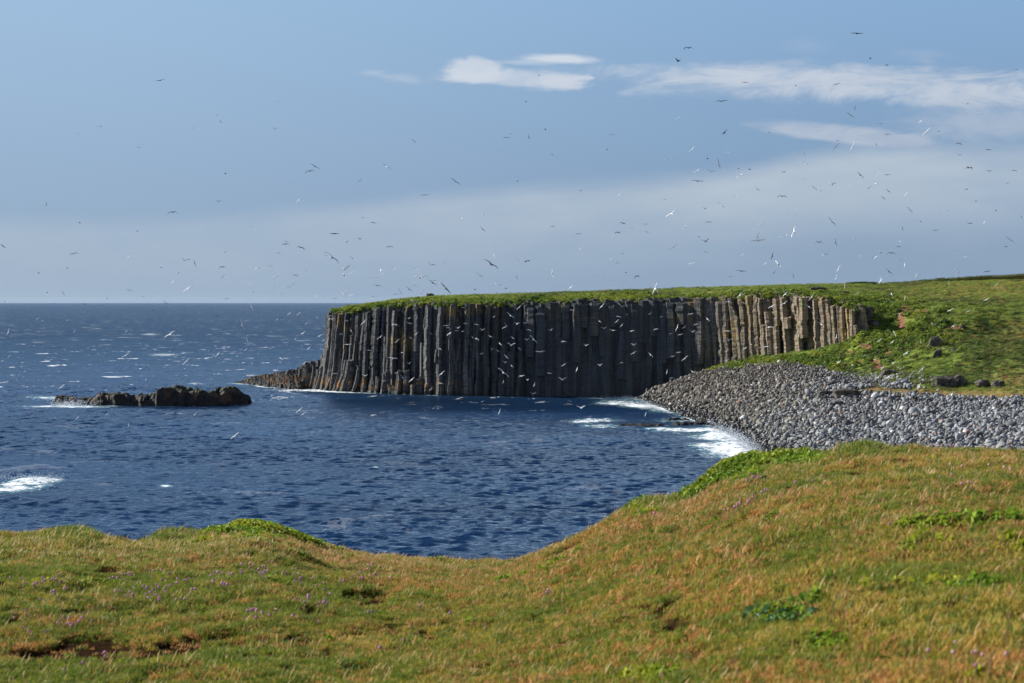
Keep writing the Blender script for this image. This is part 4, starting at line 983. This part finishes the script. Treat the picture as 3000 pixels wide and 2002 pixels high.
sc = rng.uniform(.7, 1.3, n_)*np.where(pick_ == 4, 1.15, 1.)*(1+.3*np.exp(-np.abs(row-crest_sm(px))/22.)*(px < 2000)*(pick_ != 4))*(.8+.5*np.clip(g4, -.5, .8))
dcp = np.interp(px, bx_, DC)
near_z0 = near_z(X_, Y_)-.03*soil_at(px, row, X_, Y_)
tall = np.clip(blob(px, row, 230, 1568, 80, 26)+blob(px, row, 500, 1580, 70, 16)+blob(px, row, 1900, 1468, 80, 26)+blob(px, row, 2490, 1328, 130, 14)+.6*blob(px, row, 2560, 1700, 160, 30), 0, 1)
sc = sc*(1+1.0*tall*(pick_ != 4))
idn = np.where((rng.random(n_) < tall*.75) & (pick_ != 4), rng.integers(6, 8, n_), idn)
scatter('grass', np.stack([X_, Y_, near_z0-.003], 1), np.stack([rng.normal(0, .15, n_), rng.normal(0, .15, n_), np.where((pick_ == 3), rng.normal(0, .5, n_), rng.normal(0, 1.1, n_))], 1), sc, idn, near_protos)
# hummock of leafy plants and taller grass tussocks on the crest
def hummock(px0, dy, w_, h_, n_, protos_, name):
    P_ = []
    for i in range(n_):
        a, b = rng.normal(0, .45), rng.normal(0, .45)
        if a*a+b*b > 1.2: continue
        yy = np.interp(px0, bx_, DC)+dy+b*w_*1.1; xx = (px0-1500)/F*yy+a*w_; P_.append((xx, yy, float(near_z(np.array([xx]), np.array([yy]))[0])+h_*max(0, 1-(a*a+b*b)/1.2)*rng.uniform(.3, 1)))
    return np.array(P_)
hs = np.concatenate([hummock(775, -.3, .42, .012, 900, None, ''), hummock(700, -.4, .3, .01, 250, None, ''), hummock(880, -.3, .3, .008, 250, None, ''), hummock(2140, -.3, .33, .05, 700, None, ''), hummock(2290, -.2, .35, .04, 400, None, ''), hummock(2050, -.2, .2, .03, 260, None, ''), hummock(1880, -.4, .14, .02, 120, None, '')])
scatter('leafy_ground_cover', hs, rots(len(hs), .3), rng.uniform(.8, 1.4, len(hs)), rng.integers(0, 3, len(hs)), [leaves(18, .045, .05, .028, M['bright_leaf'], 301), leaves(16, .045, .045, .025, M['bright_leaf'], 302), leaves(14, .045, .045, .028, M['far_leaf'], 303)])

# ---------------------------------------------------------------- thrift: cushions with pink heads
def head_mesh(seed, mat):
    g = np.random.default_rng(seed); bm = bmesh.new(); bmesh.ops.create_icosphere(bm, subdivisions=2, radius=.0105)
    for v_ in bm.verts: v_.co *= g.uniform(.82, 1.2); v_.co.z *= .8
    me = bpy.data.meshes.new('flower_head'); bm.to_mesh(me); bm.free(); me.materials.append(mat); return me
heads = [head_mesh(i, M['thrift_pink'] if i < 4 else M['thrift_pale']) for i in range(6)]
def stem_mesh(h_, lx):
    V, Fq = [], []
    for k_ in range(4):
        f_ = k_/3
        for q in range(4): a = q*1.5708; V.append((.0014*math.cos(a)+lx*f_*f_, .0014*math.sin(a), h_*f_))
    for k_ in range(3):
        for q in range(4): Fq.append((k_*4+q, k_*4+(q+1) % 4, k_*4+4+(q+1) % 4, k_*4+4+q))
    return mesh_np('stem', V, [np.array(Fq)])
stems = []
for i in range(4):
    m_ = stem_mesh(.045+.010*i, .012*i-.012); m_.materials.append(M['thrift_stem']); stems.append(((.045+.010*i), .012*i-.012, m_))
def ray_near(px, row):
    Y_ = np.linspace(3.5, 18, 700); X_ = (px-1500)/F*Y_; r_ = PH+(H0-near_z(X_, Y_))/Y_*F
    k_ = np.argmax(r_ < row); return X_[k_], Y_[k_], float(near_z(X_[k_:k_+1], Y_[k_:k_+1])[0])
th = [(25,1725,3,0),(100,1738,7,0),(150,1722,5,0),(175,1720,4,0),(178,1755,5,0),(350,1710,6,1),(375,1712,4,1),(472,1697,5,0),(508,1728,7,0),(440,1742,4,0),(420,1762,6,0),(455,1772,5,0),(375,1762,3,0),(345,1765,3,0),(530,1742,2,0),(645,1705,3,0),
      (712,1702,3,0),(760,1708,5,0),(775,1680,5,1),(740,1676,3,1),(795,1693,3,0),(892,1705,4,0),(892,1726,4,0),(660,1735,4,0),(610,1735,4,0),(592,1718,2,0),(1010,1725,6,0),(1065,1704,5,0),(1085,1684,3,1),(1120,1709,3,0),(925,1792,7,0),(895,1780,4,0),(970,1758,3,0),
      (190,1852,8,0),(175,1848,4,0),(25,1885,3,0),(740,1815,4,0),(780,1818,5,1),(812,1832,3,0),(530,1782,5,1),(215,1982,4,0),(45,1830,4,1),(1085,1816,2,0),(1258,1814,2,0),(972,1848,1,0),(1112,1926,2,0),
      (2213,1416,7,0),(2170,1498,5,1),(2200,1482,4,1),(2235,1475,2,0),(2165,1505,3,0),(2800,1428,4,0),(2825,1395,2,1),(2375,1433,2,0),(2410,1418,1,0),(2850,1310,3,0),(2780,1330,2,1),(2930,1408,3,1),(2590,1578,1,0),(1618,1764,3,0),(1930,1523,2,1),(2720,1970,2,1),(2880,1990,6,1)]
def thz(px, row):
    zz = [('on the flat at far left', 60, 1740), ('on the flat under pale grass', 160, 1730), ('in the green band at left', 420, 1730), ('mid left, below the leafy hump', 700, 1695), ('right of the leafy hump', 900, 1715),
          ('at the right end of the flat', 1080, 1710), ('above the bare black soil', 780, 1820), ('beside the bare black soil', 180, 1860), ('on the brown slope mid picture', 1250, 1830), ('well below the right leafy strip', 2200, 1480),
          ('just under the right leafy strip', 2213, 1416), ('high on the right-hand slope', 2600, 1430), ('near the right-hand crest', 2830, 1340), ('low on the right-hand slope', 2700, 1960), ('near the bottom left edge', 215, 1982), ('right of the bare black soil', 920, 1785)]
    return min(zz, key=lambda q: (px-q[1])**2/4+(row-q[2])**2)[0]
NUMW = ['no', 'a single head', 'two heads', 'three heads', 'four heads', 'five heads', 'six heads', 'seven heads', 'eight heads']
items = []
for (px0, r0, n_, pale_) in th:
    X_, Y_, Z_ = ray_near(px0, r0+7); t_ = empty('thrift_plant', (X_, Y_, Z_))
    t_['category'] = 'flower'; t_['group'] = 'thrift plants in flower'
    items.append([t_, ('faded pinkish' if pale_ else 'mauve-pink')+' thrift with '+NUMW[n_]+' '+thz(px0, r0), px0])
    for q in range(n_):
        s2 = None; hh, lx, sm = stems[rng.integers(0, 4)]; ox, oy = rng.normal(0, .045), rng.normal(0, .06)
        z_ = float(near_z(np.array([X_+ox]), np.array([Y_+oy]))[0])-Z_
        s1 = bpy.data.objects.new('stem', sm); COL.objects.link(s1); s1.parent = t_; s1.location = (ox, oy, z_)
        s2 = bpy.data.objects.new('flower_head', heads[rng.integers(0, 4) if not pale_ else rng.integers(3, 6)]); COL.objects.link(s2); s2.parent = t_; s2.location = (ox+lx, oy, z_+hh); s2.rotation_euler = (rng.uniform(0, 3), rng.uniform(0, .5), 0); s2.scale = [rng.uniform(.5, .78)*(1 if Y_ > 7.5 else .7)]*3
uniq(items)
# ---------------------------------------------------------------- seabirds
def bird_mesh(name, inner, outer, fold, dark, seed, asym=0.):
    """one continuous bird, wingspan 1 when spread; flies along +Y; inner/outer: wing angles in degrees; fold: how far the tips sweep back"""
    V, Fq, mt = [], [], []
    prof_ = [(-.235, .004, .004), (-.17, .016, .010), (-.10, .034, .030), (-.02, .046, .044), (.06, .044, .044), (.115, .030, .032), (.15, .026, .028), (.185, .022, .022), (.207, .010, .009), (.235, .003, .003)]
    m_ = 8
    for (y_, rx, rz) in prof_:
        for q in range(m_): a = q*2*math.pi/m_; V.append((rx*math.cos(a), y_, rz*math.sin(a)+(.008 if y_ > .12 else 0)))
    for k_ in range(len(prof_)-1):
        for q in range(m_): Fq.append((k_*m_+q, k_*m_+(q+1) % m_, (k_+1)*m_+(q+1) % m_, (k_+1)*m_+q)); mt.append(3 if k_ >= 8 else 0)
    # tail fan
    b0 = len(V); V += [(-.016, -.15, .006), (.016, -.15, .006), (.045, -.25, .004), (-.045, -.25, .004), (-.016, -.15, -.002), (.016, -.15, -.002), (.045, -.25, 0), (-.045, -.25, 0)]
    for f_ in [(0, 1, 2, 3), (7, 6, 5, 4), (0, 3, 7, 4), (1, 5, 6, 2), (3, 2, 6, 7)]: Fq.append(tuple(b0+i for i in f_)); mt.append(0)
    for sgn in (-1, 1):
        ai, ao = R(inner+asym*sgn), R(outer+asym*sgn); secs = []
        # span stations: root, elbow, wrist, mid hand, tip : (distance along span, leading y, chord, thickness)
        pts = [(0., .085, .19, .034), (.09, .095, .185, .030), (.20, .12, .165, .024), (.33, .095-.05*fold, .125, .018), (.43, .03-.12*fold, .080, .010), (.50, -.04-.18*fold, .016, .004)]
        x_, z_ = .03, .018; last = 0
        for (d, ly, ch, tk) in pts:
            st_ = d-last; last = d; a = ai if d <= .20 else ai+(ao-ai)*min(1, (d-.12)/.2)
            x_ += st_*math.cos(a)*(1-.25*fold*(d > .2)); z_ += st_*math.sin(a)
            secs.append((x_, z_, ly, ch, tk))
        b0 = len(V)
        for (x1, z1, ly, ch, tk) in secs:
            V += [(sgn*x1, ly, z1), (sgn*x1, ly-ch*.4, z1+tk), (sgn*x1, ly-ch, z1), (sgn*x1, ly-ch*.4, z1-tk*.4)]
        for k_ in range(len(secs)-1):
            for q in range(4):
                f_ = (b0+k_*4+q, b0+k_*4+(q+1) % 4, b0+(k_+1)*4+(q+1) % 4, b0+(k_+1)*4+q)
                Fq.append(f_ if sgn > 0 else f_[::-1]); mt.append(2 if k_ == 4 else (1 if q in (0, 1) else 0))
    me = mesh_np(name, V, [np.array(Fq)], True)
    for mm in (['bird_dark', 'bird_dark', 'bird_dark', 'bird_dark'] if dark else ['bird_white' if dark is None else 'bird_pale', 'bird_white' if dark is None else 'bird_grey_shaded', 'bird_black', 'bird_beak']): me.materials.append(M[mm])
    me.polygons.foreach_set('material_index', np.array(mt, np.int32)); return me
POSE = {'g': (8, -4, .1), 'v': (38, 20, .2), 'a': (12, -42, .4), 'r': (10, -6, .3), 'f': (10, -8, .35), 'b': (14, -10, .5), 't': (30, 10, .8)}
BM = {}
for kpose, (i_, o_, fo_) in POSE.items():
    for dk in (None, False, True): BM[kpose, dk] = bird_mesh('seabird', i_, o_, fo_, dk, 1)
SKL = """735,371,27,dg 460,581,18,dg 360,616,8,da 637,677,12,dg 885,594,18,dr 992,528,14,wf 1012,559,12,df 1276,466,8,db 1262,594,18,dv 1035,799,12,dt 1445,766,30,df 1422,786,30,da 1775,766,28,wf 1653,830,16,dr 1900,649,16,df 2090,835,32,df 1950,897,24,dg 2215,982,18,wf 2122,1003,18,wf 2216,1054,20,df 2290,703,16,wr 2325,633,20,dg 2345,616,10,dg 214,939,13,db 366,1024,12,dt 630,1062,10,dt 792,975,30,da 1003,927,20,dv 1371,920,18,wr 1666,1000,13,da 1712,1023,20,da 1168,1050,22,wv 1535,1074,24,dg 1590,1113,18,dv 1652,1099,16,dv 1310,1122,26,da 1315,1110,14,dg 1382,1137,26,da 1280,1163,14,dg 14,1131,16,df 338,1166,30,da 592,1178,14,wr 845,1197,20,dv 867,1192,14,dg 893,1210,24,db 1035,1159,14,wr 1787,1134,24,da 1525,1184,48,wf 1497,1176,12,dg 1618,1189,20,wv 740,1230,10,dt 1020,1227,22,da 1185,1233,18,da 1241,1222,14,wg 817,1255,12,wv 1407,1245,10,wr 1024,1269,18,wr 1583,1238,34,wv 1615,1253,18,wr 1578,1264,24,wf 1748,1243,24,wb 1807,1236,18,dv 1354,1264,20,da 1268,1270,28,wr 1257,1275,14,wt 795,1293,16,wr 862,1327,32,wr 310,1233,7,dt 178,1255,11,dt 290,1348,28,db 217,1344,8,dt 592,1333,18,dg 655,1363,12,wt 492,1370,14,db 252,1395,10,db 392,1396,12,dg 22,1386,8,dt 760,1390,24,df 1150,1304,16,wg 1164,1343,10,df 1257,1317,14,wr 1330,1316,30,wr 1295,1350,20,wr 1450,1362,14,wr 1040,1371,24,da 1535,1370,20,dg 1915,1240,20,wv 1928,1274,48,wg 1722,1275,24,wa 1733,1312,22,dg 1987,1216,20,da 1967,1207,10,df 2040,1207,8,db 2255,1215,48,df 2267,1175,16,wb 2170,1261,16,wg 2202,1265,22,wf 2215,1282,6,wt 1903,1309,18,wa 1985,1299,30,df 2013,1303,14,wv 1995,1289,14,dg 1878,1329,24,df 1835,1340,20,db 1815,1352,24,dg 1580,1349,40,wv 1620,1354,36,wa 1712,1363,18,dg 1712,1371,20,da 1937,1345,20,wr 2045,1325,38,df 2180,1331,12,dt 2265,1311,24,wv 2297,1308,12,da 2322,1325,12,dt 2282,1345,12,dg"""
SKR = """1583,155,32,dg 810,221,32,da 763,282,26,dv 1644,270,14,dt 1718,302,14,dv 2316,320,14,dg 1070,380,22,da 1303,394,6,dt 1490,388,28,da 123,348,6,dt 65,468,10,dt 963,466,32,dg 1575,496,18,db 1551,530,28,df 765,543,20,dr 977,608,32,dr 1688,569,18,da 1723,618,22,da 1876,558,12,wr 1905,606,36,wr 1959,605,10,dt 2093,478,8,dt 2140,519,10,wv 153,596,12,dt 455,619,20,da 77,630,16,db 185,711,12,dg 437,688,10,dt 1181,610,5,dt 828,686,24,wr 1495,648,14,dg 1490,673,26,dr 1568,672,38,wb 1671,665,14,db 997,701,18,dg 1298,708,18,dv 1343,704,12,db 701,733,8,wb 755,727,8,wg 896,730,12,dt 947,754,32,db 851,785,26,wr 915,790,22,dv 1041,776,10,dt 1091,780,14,dv 1050,806,32,wr 1248,790,16,da 1347,750,20,df 2050,660,22,da 2055,712,14,dg 2188,688,16,dg 2097,771,28,da 2190,786,20,dg 2304,784,20,da 1598,805,26,df 1675,799,20,dv 1723,804,20,dg 1333,824,20,dg 852,833,34,dg 1468,848,24,wv 1554,852,10,wt 1640,863,16,dr 1670,844,20,wf 1418,877,14,wv 1387,865,22,df 1727,878,16,df 1704,910,14,df 1810,893,20,dr 1830,920,12,wt 2085,869,12,da 2274,842,12,da 2130,925,10,dt 1120,866,28,wf 1240,902,30,wa 1033,905,18,dv 316,876,6,dt 492,895,16,wr 702,916,10,dg 26,833,8,dt 887,959,14,dv 960,943,26,wf 1825,964,22,df 732,983,38,wr 238,985,10,wf 1990,968,20,dg 2220,968,10,dt 2337,997,14,db 1283,995,22,wg 1468,1020,34,df 903,1021,24,da 511,1026,20,da 611,1030,14,wg 187,1040,18,da 547,1048,20,wg 487,1068,20,da 619,1066,14,dg 1142,1031,26,wg 794,1043,22,wr 1876,1018,8,dt 1831,1038,10,wt 1792,1050,16,db 2102,1026,18,da 2168,1021,12,wb 305,1075,22,da 1295,1066,40,wb 1286,1055,18,df 1260,1080,18,db 1237,1090,18,dg 1128,1089,28,db 1130,1105,34,wg 887,1110,28,dv 464,1085,8,wr 858,1089,8,dt 1410,1113,26,da 1485,1114,24,db 1568,1095,16,wf 1943,1059,16,dg 2285,1102,26,df 2267,1133,16,dg 1783,1110,12,wv 1774,1134,14,dg 740,1136,26,wr 314,1143,12,wr 505,1167,14,dv 1010,1150,14,wf 1059,1170,14,wr 889,1158,14,dg 2030,1148,14,wa 1740,1163,28,da 1690,1161,20,wg 1436,1168,20,da 1597,1178,14,wv 1665,1184,24,wv 1195,1177,20,db 1220,1213,28,wf 1135,1205,12,wg 1160,1213,18,wv 2083,1182,20,wa 1788,1192,10,dr 1803,1218,16,wb 455,1193,18,wv 484,1208,12,dg 20,1190,20,df 67,1200,22,da 1052,1246,32,dg 1203,1252,14,dr 828,1210,22,wg 184,1257,32,wb 22,1275,14,db 524,1252,10,dt 1500,1234,26,wb 1490,1275,24,wb 1730,1248,28,df 2046,1246,20,wb 2180,1248,22,dg 1289,1266,22,db 1003,1271,12,dg 574,1269,22,da 404,1275,18,wg 1856,1265,14,wb 270,1320,14,wr 1694,1290,22,wr 473,1321,18,dg 660,1326,34,wb 597,1330,16,wg"""
CLF = """170,365,50,wa 392,388,62,wr 457,336,36,wr 270,378,26,wg 302,447,34,wb 238,470,34,wa 280,542,56,wg 200,415,20,wr 142,557,30,wb 503,490,50,wr 425,581,34,wg 605,404,50,wa 622,515,40,wr 590,636,60,wg 657,597,34,wa 700,362,34,wv 756,355,34,wb 706,395,40,wg 752,467,36,wr 714,496,30,wf 702,672,34,wv 637,720,26,wg 823,430,28,wg 855,468,26,wf 915,571,36,wf 400,757,42,wv 193,742,54,wa 152,787,36,wa 525,792,32,wg 657,770,50,wf 720,783,44,wr 928,740,52,wr 920,808,44,wa 853,847,30,wr 960,411,44,wg 970,425,28,wa 1092,396,28,wg 1037,427,36,wv 1030,446,34,wa 1072,450,30,wa 1075,287,26,wg 980,467,48,wr 1168,404,40,wa 1140,493,30,wf 1172,503,42,wa 1205,441,36,wv 1262,485,36,wf 1283,352,28,wv 1400,342,62,wf 1460,286,44,wr 1505,327,34,wv 1362,422,44,wr 1363,400,20,wb 1442,399,38,wv 1502,393,30,wg 1527,440,34,wa 1678,443,32,wv 1415,495,32,wf 1513,509,36,wv 1558,506,66,wf 1328,536,44,wf 1405,545,60,wv 1462,571,30,wf 1272,573,24,wv 1313,585,30,wf 1205,605,26,wv 1590,590,34,wg 1620,587,38,wa 1372,627,40,wf 1362,665,34,wv 1408,688,34,wf 1350,735,90,wf 1352,797,30,wb 1478,758,52,wa 1517,785,28,wv 1565,818,38,wb 1668,739,34,wg 1755,783,66,wv 1767,682,42,wr 1858,712,34,wb 1768,520,44,wa 1918,548,44,wv 1822,304,34,wa 1555,882,40,wv 2030,276,44,wr 2015,382,32,wf 2045,430,38,wv 2105,443,54,wg 2133,380,38,wr 2165,410,32,wr 2143,348,38,wa 2150,265,40,wf 2248,545,42,wv 2247,600,50,wr 2165,665,26,wa 2017,684,36,wv 2200,335,20,wr 2237,447,34,wg 1325,1005,44,wb 900,967,40,wg 455,1028,48,wa 1885,977,60,wv 1208,935,26,wv 83,483,26,wr 112,512,28,wr 15,567,30,wr 68,357,28,df 725,243,40,wv"""
HIL = """205,312,22,wr 270,331,26,wa 240,402,34,wa 362,393,46,wb 400,391,30,wr 438,316,46,wa 470,375,36,wa 323,428,22,wg 378,433,32,wg 448,417,32,wv 370,535,34,wa 405,570,44,wr 208,550,34,wf 335,557,26,wg 330,682,34,wa 447,645,38,wf 302,647,28,wb 183,760,36,wb 180,890,26,wb 235,170,46,wb 720,207,46,wr 655,245,40,wa 742,253,34,wf 903,272,42,wr 895,390,38,wa 1130,220,44,wr 1118,275,34,wf 975,254,46,wr 980,202,34,wr 1390,200,34,wr 535,345,32,wf 487,290,28,wf 650,413,42,wa 655,465,44,wv 932,412,30,wa 1188,376,36,wf 1275,446,34,wb 875,502,38,wa 835,508,28,wg 750,512,34,wr 785,490,28,wf 925,510,24,wv 1058,440,30,wb 645,583,34,wv 1590,202,34,wb 1668,222,30,wb 1595,243,20,wf 1635,322,32,wb 1605,425,36,wb 1523,465,34,wr 1595,475,28,wr 1825,370,26,wf 1758,475,30,wb 1945,383,30,wr 1928,293,40,wr 2033,300,36,wa 2135,232,42,wr 2195,145,24,wr 1285,594,40,wv 1365,607,34,wf 1440,555,34,wa 1495,575,20,wr 1600,597,42,wv 1540,625,34,wr 1575,675,40,wr 1640,630,56,wv 1675,540,40,wr 1765,632,44,wr 1750,730,42,wb 1710,765,28,wr 1215,683,30,wr 1510,680,40,wr 1548,740,30,wv 1700,715,26,wr 1890,512,20,wg 1527,122,26,wb"""
SEA = """495,108,42,wr 1425,187,62,wb 1000,243,66,wr 1480,82,44,wb 1703,120,30,wr 1760,120,32,wr 1632,155,26,wr 1665,155,20,wg 1803,178,22,wr 1785,235,36,wr 1740,268,24,wr 1882,252,24,wv 1908,276,20,wg 220,150,24,wr 250,162,18,wg 395,160,20,wv 50,228,44,wb 438,224,22,wb 745,224,22,wr 178,215,14,wb 1235,243,30,wg 1453,272,34,wb 1347,316,26,wr 1270,310,16,wg 1447,333,32,wr 1283,360,40,wr 1258,368,24,wr 1297,383,20,wf 1522,358,20,wf 1655,385,34,wf 1795,410,30,wr 1765,328,30,wa 1818,324,26,wr 480,332,32,wr 740,367,48,wr 757,395,20,wr 1100,400,54,wr 1035,378,28,wv 1000,342,18,wg 55,372,26,wr 860,508,22,wr 855,545,22,wr 550,568,36,wa 365,550,48,wr 1765,688,50,wr 1787,710,30,wr 1822,665,14,wr 1150,713,36,wr 458,732,28,wr 172,708,32,wr 758,778,28,wb 1385,840,60,wr 632,711,20,wr 1297,573,22,wb 500,64,10,dt 632,30,16,db 1280,135,10,dt 905,100,10,dt 988,170,10,dt 1875,405,12,dt 700,548,12,dt"""
birds = []
for txt, s_, ox, oy in ((SKL, 1.5667, 0, 0), (SKR, 1.5667, 1500, 0), (CLF, 2.35, 900, 780), (HIL, 1.9583, 1800, 760), (SEA, 2.01, 0, 860)):
    for q in txt.split():
        a, b, c_, d = q.split(','); birds.append((ox+float(a)/s_, oy+float(b)/s_, float(c_)/s_, d[0], d[1]))
def land_dist(px, py):
    d = 9000.
    if py > PH: d = min(d, (H0-1.2)*F/(py-PH))
    if px > 960:
        if 960 < px < 2520 and py > 850: d = min(d, np.interp(px, path_px, pY)-8)
        if px > 1870 and py > 830: d = min(d, ray_land(px, py)[1]-4)
    return d
birds.sort(key=lambda q: -q[2])
BZ = [('in open blue sky at far left', 330, 380), ('in blue sky left of the small clouds', 800, 380), ('in pale sky at far left', 250, 620), ('in hazy sky above left sea', 560, 640), ('in the sky above the black islet', 560, 780), ('low over the horizon at far left', 170, 830),
      ('low over horizon before headland', 850, 800), ('above the clifftop\'s left end', 1090, 800), ('in the sky left of centre', 980, 500), ('below the small bright cloud', 1330, 400), ('in hazy sky over cliff centre', 1400, 620), ('just above the clifftop centre', 1500, 800),
      ('just above the right clifftop', 2000, 800), ('below the long cloud, left end', 1900, 350), ('near the upper right clouds', 2050, 150), ('against the long white cloud', 2400, 240), ('above the lens-shaped cloud', 2450, 340), ('in front of the lens-shaped cloud', 2520, 415),
      ('right of the lens-shaped cloud', 2800, 440), ('in the sky right of centre', 2080, 490), ('in cloud bank right of centre', 2250, 570), ('in cloud bank to the right', 2560, 560), ('in cloud bank at far right', 2850, 590), ('in grey sky left of hill', 1850, 680),
      ('in grey sky above lit columns', 2230, 700), ('in grey sky above the hill', 2560, 700), ('in grey sky at far right', 2850, 720), ('just above the hill crest', 2650, 800), ('just over the right end of the crest', 2900, 800),
      ('over distant sea at far left', 120, 960), ('over far sea above the islet', 430, 980), ('over sea left of the headland', 720, 960), ('over sea beside first column', 900, 980), ('over the stump spit', 820, 1080), ('over the black islet', 500, 1140), ('over the sea below the islet', 350, 1240), ('over the bay below the headland', 820, 1220),
      ('against the leftmost columns', 1010, 960), ('against the upper left columns', 1160, 950), ('against the lower left columns', 1150, 1080), ('against the leftmost columns\' foot', 990, 1110), ('against upper dark cliff, middle left', 1330, 960), ('against dark cliff, top middle', 1500, 960), ('against dark cliff, dead centre', 1500, 1020),
      ('against dark cliff, low middle', 1500, 1100), ('against dark cliff, middle right', 1700, 1030), ('against dark cliff, top right', 1830, 930), ('against dark cliff, by the beach', 1880, 1060), ('over the bay under the cliff', 1600, 1190), ('against the first lit columns', 2040, 960), ('against first lit columns, low', 2020, 1050),
      ('against the tall lit columns', 2180, 940), ('against the base of the lit columns', 2240, 1020), ('against the last lit columns', 2400, 940), ('against green rim above the columns', 2350, 870), ('over leafy slope past columns', 2600, 930), ('over the upper right hillside', 2800, 900), ('over slope near lone boulder', 2700, 1010), ('over the leafy talus', 2450, 1060),
      ('over grass above the beach', 2620, 1080), ('over the boulder beach top', 2550, 1120), ('over the pale boulders', 2680, 1150), ('at the tip of the boulder beach', 1895, 1160)]
PW = {'g': 'gliding level', 'v': 'with raised wings', 'a': 'with arched wings', 'r': 'banking up right', 'f': 'banking up left', 'b': 'turning on edge', 't': 'with folded wings'}
items = []; rest = []
br_ = np.random.default_rng(99)
def place(o_or_mat, px, py, size, ps):
    d = min(F*1.0/size, 900, land_dist(px, py)); d = max(d, 60); size *= 1.85 if py < 860 else 1.2; sc_ = size*d/F/({'t': .5, 'b': .92}.get(ps, .97)); sc_ = min(sc_, 1.9)
    X_, Z_ = XZ(px, py, d)
    yaw = {'t': R(90)+br_.normal(0, .3)}.get(ps, br_.choice([0, math.pi])+br_.normal(0, .35)); pitch = br_.normal(.0, .2); roll = {'r': br_.uniform(.5, .85), 'f': -br_.uniform(.5, .85), 'b': br_.choice([-1, 1])*br_.uniform(1.15, 1.4)}.get(ps, br_.normal(0, .14))
    # roll about the viewing direction, after yaw and pitch of the bird itself
    Mx = Matrix.Rotation(-roll, 4, 'Y') @ Matrix.Rotation(yaw, 4, 'Z') @ Matrix.Rotation(pitch, 4, 'X')
    return Matrix.Translation((X_, d, Z_)) @ Mx @ Matrix.Scale(sc_, 4)
for i, (px, py, size, tone, ps) in enumerate(birds):
    dk = None if tone == 'w' else (True if (size < 11 or br_.random() < .35) else False)  # sky birds that look dark get shade painted into their plumage colour
    m4 = place(None, px, py, size, ps)
    if i < 296:
        o = bpy.data.objects.new('seabird', BM[ps, dk]); COL.objects.link(o); o.matrix_world = m4
        o['category'] = 'bird'; o['group'] = 'seabirds flying round the cliff'
        zn = min(BZ, key=lambda q: ((px-q[1])/1.5)**2+(py-q[2])**2)[0]
        big = 'large ' if size > 24 else ''
        items.append([o, '%s%s seabird %s %s' % (big, 'white' if tone == 'w' else 'dark', PW[ps], zn), px])
    else: rest.append((ps, dk, m4))
uniq(items)
# many small ones skimming the sea to the left, and the remaining far ones
for i in range(70):
    px, py = br_.uniform(0, 880), br_.normal(1122, 14); rest.append(('t' if br_.random() < .6 else 'v', True, place(None, px, py, br_.uniform(3, 6), 'g')))
Vs, F4, mi, off = [], [], [], 0
remap = {}
for ps, dk, m4 in rest:
    me = BM[ps, dk]; V_ = np.empty(len(me.vertices)*3); me.vertices.foreach_get('co', V_); V_ = V_.reshape(-1, 3); A_ = np.array(m4); V_ = V_@A_[:3, :3].T+A_[:3, 3]
    L_ = np.empty(len(me.loops), np.int32); me.loops.foreach_get('vertex_index', L_); F4.append(L_.reshape(-1, 4)+off); Vs.append(V_); mi.append(np.full(len(me.polygons), 1 if dk else 0)); off += len(V_)
me = mesh_np('distant_seabirds', np.concatenate(Vs), [np.concatenate(F4)], True); me.materials.append(M['bird_white']); me.materials.append(M['bird_dark']); me.polygons.foreach_set('material_index', np.concatenate(mi).astype(np.int32))
o = bpy.data.objects.new('distant_seabirds', me); COL.objects.link(o); tag(o, kind='stuff')
HAZE = 3e-6
# ---------------------------------------------------------------- sea air
hz = bpy.data.materials.new('sea_air'); hz.use_nodes = True; ht = hz.node_tree; ht.nodes.clear()
ho = ht.nodes.new('ShaderNodeOutputMaterial'); hv = ht.nodes.new('ShaderNodeVolumePrincipled'); ht.links.new(hv.outputs[0], ho.inputs['Volume'])
hv.inputs['Color'].default_value = (.62, .76, .95, 1); hv.inputs['Density'].default_value = HAZE; hv.inputs['Anisotropy'].default_value = .2
bm = bmesh.new(); bmesh.ops.create_cube(bm, size=1.)
for v_ in bm.verts: v_.co = Vector((v_.co.x*90000, 61000*(v_.co.y+.5)-400, 170*(v_.co.z+.5)-30))
me = bpy.data.meshes.new('haze'); bm.to_mesh(me); bm.free(); tag(link('haze', me, hz), kind='stuff')
scene.cycles.volume_bounces = 0
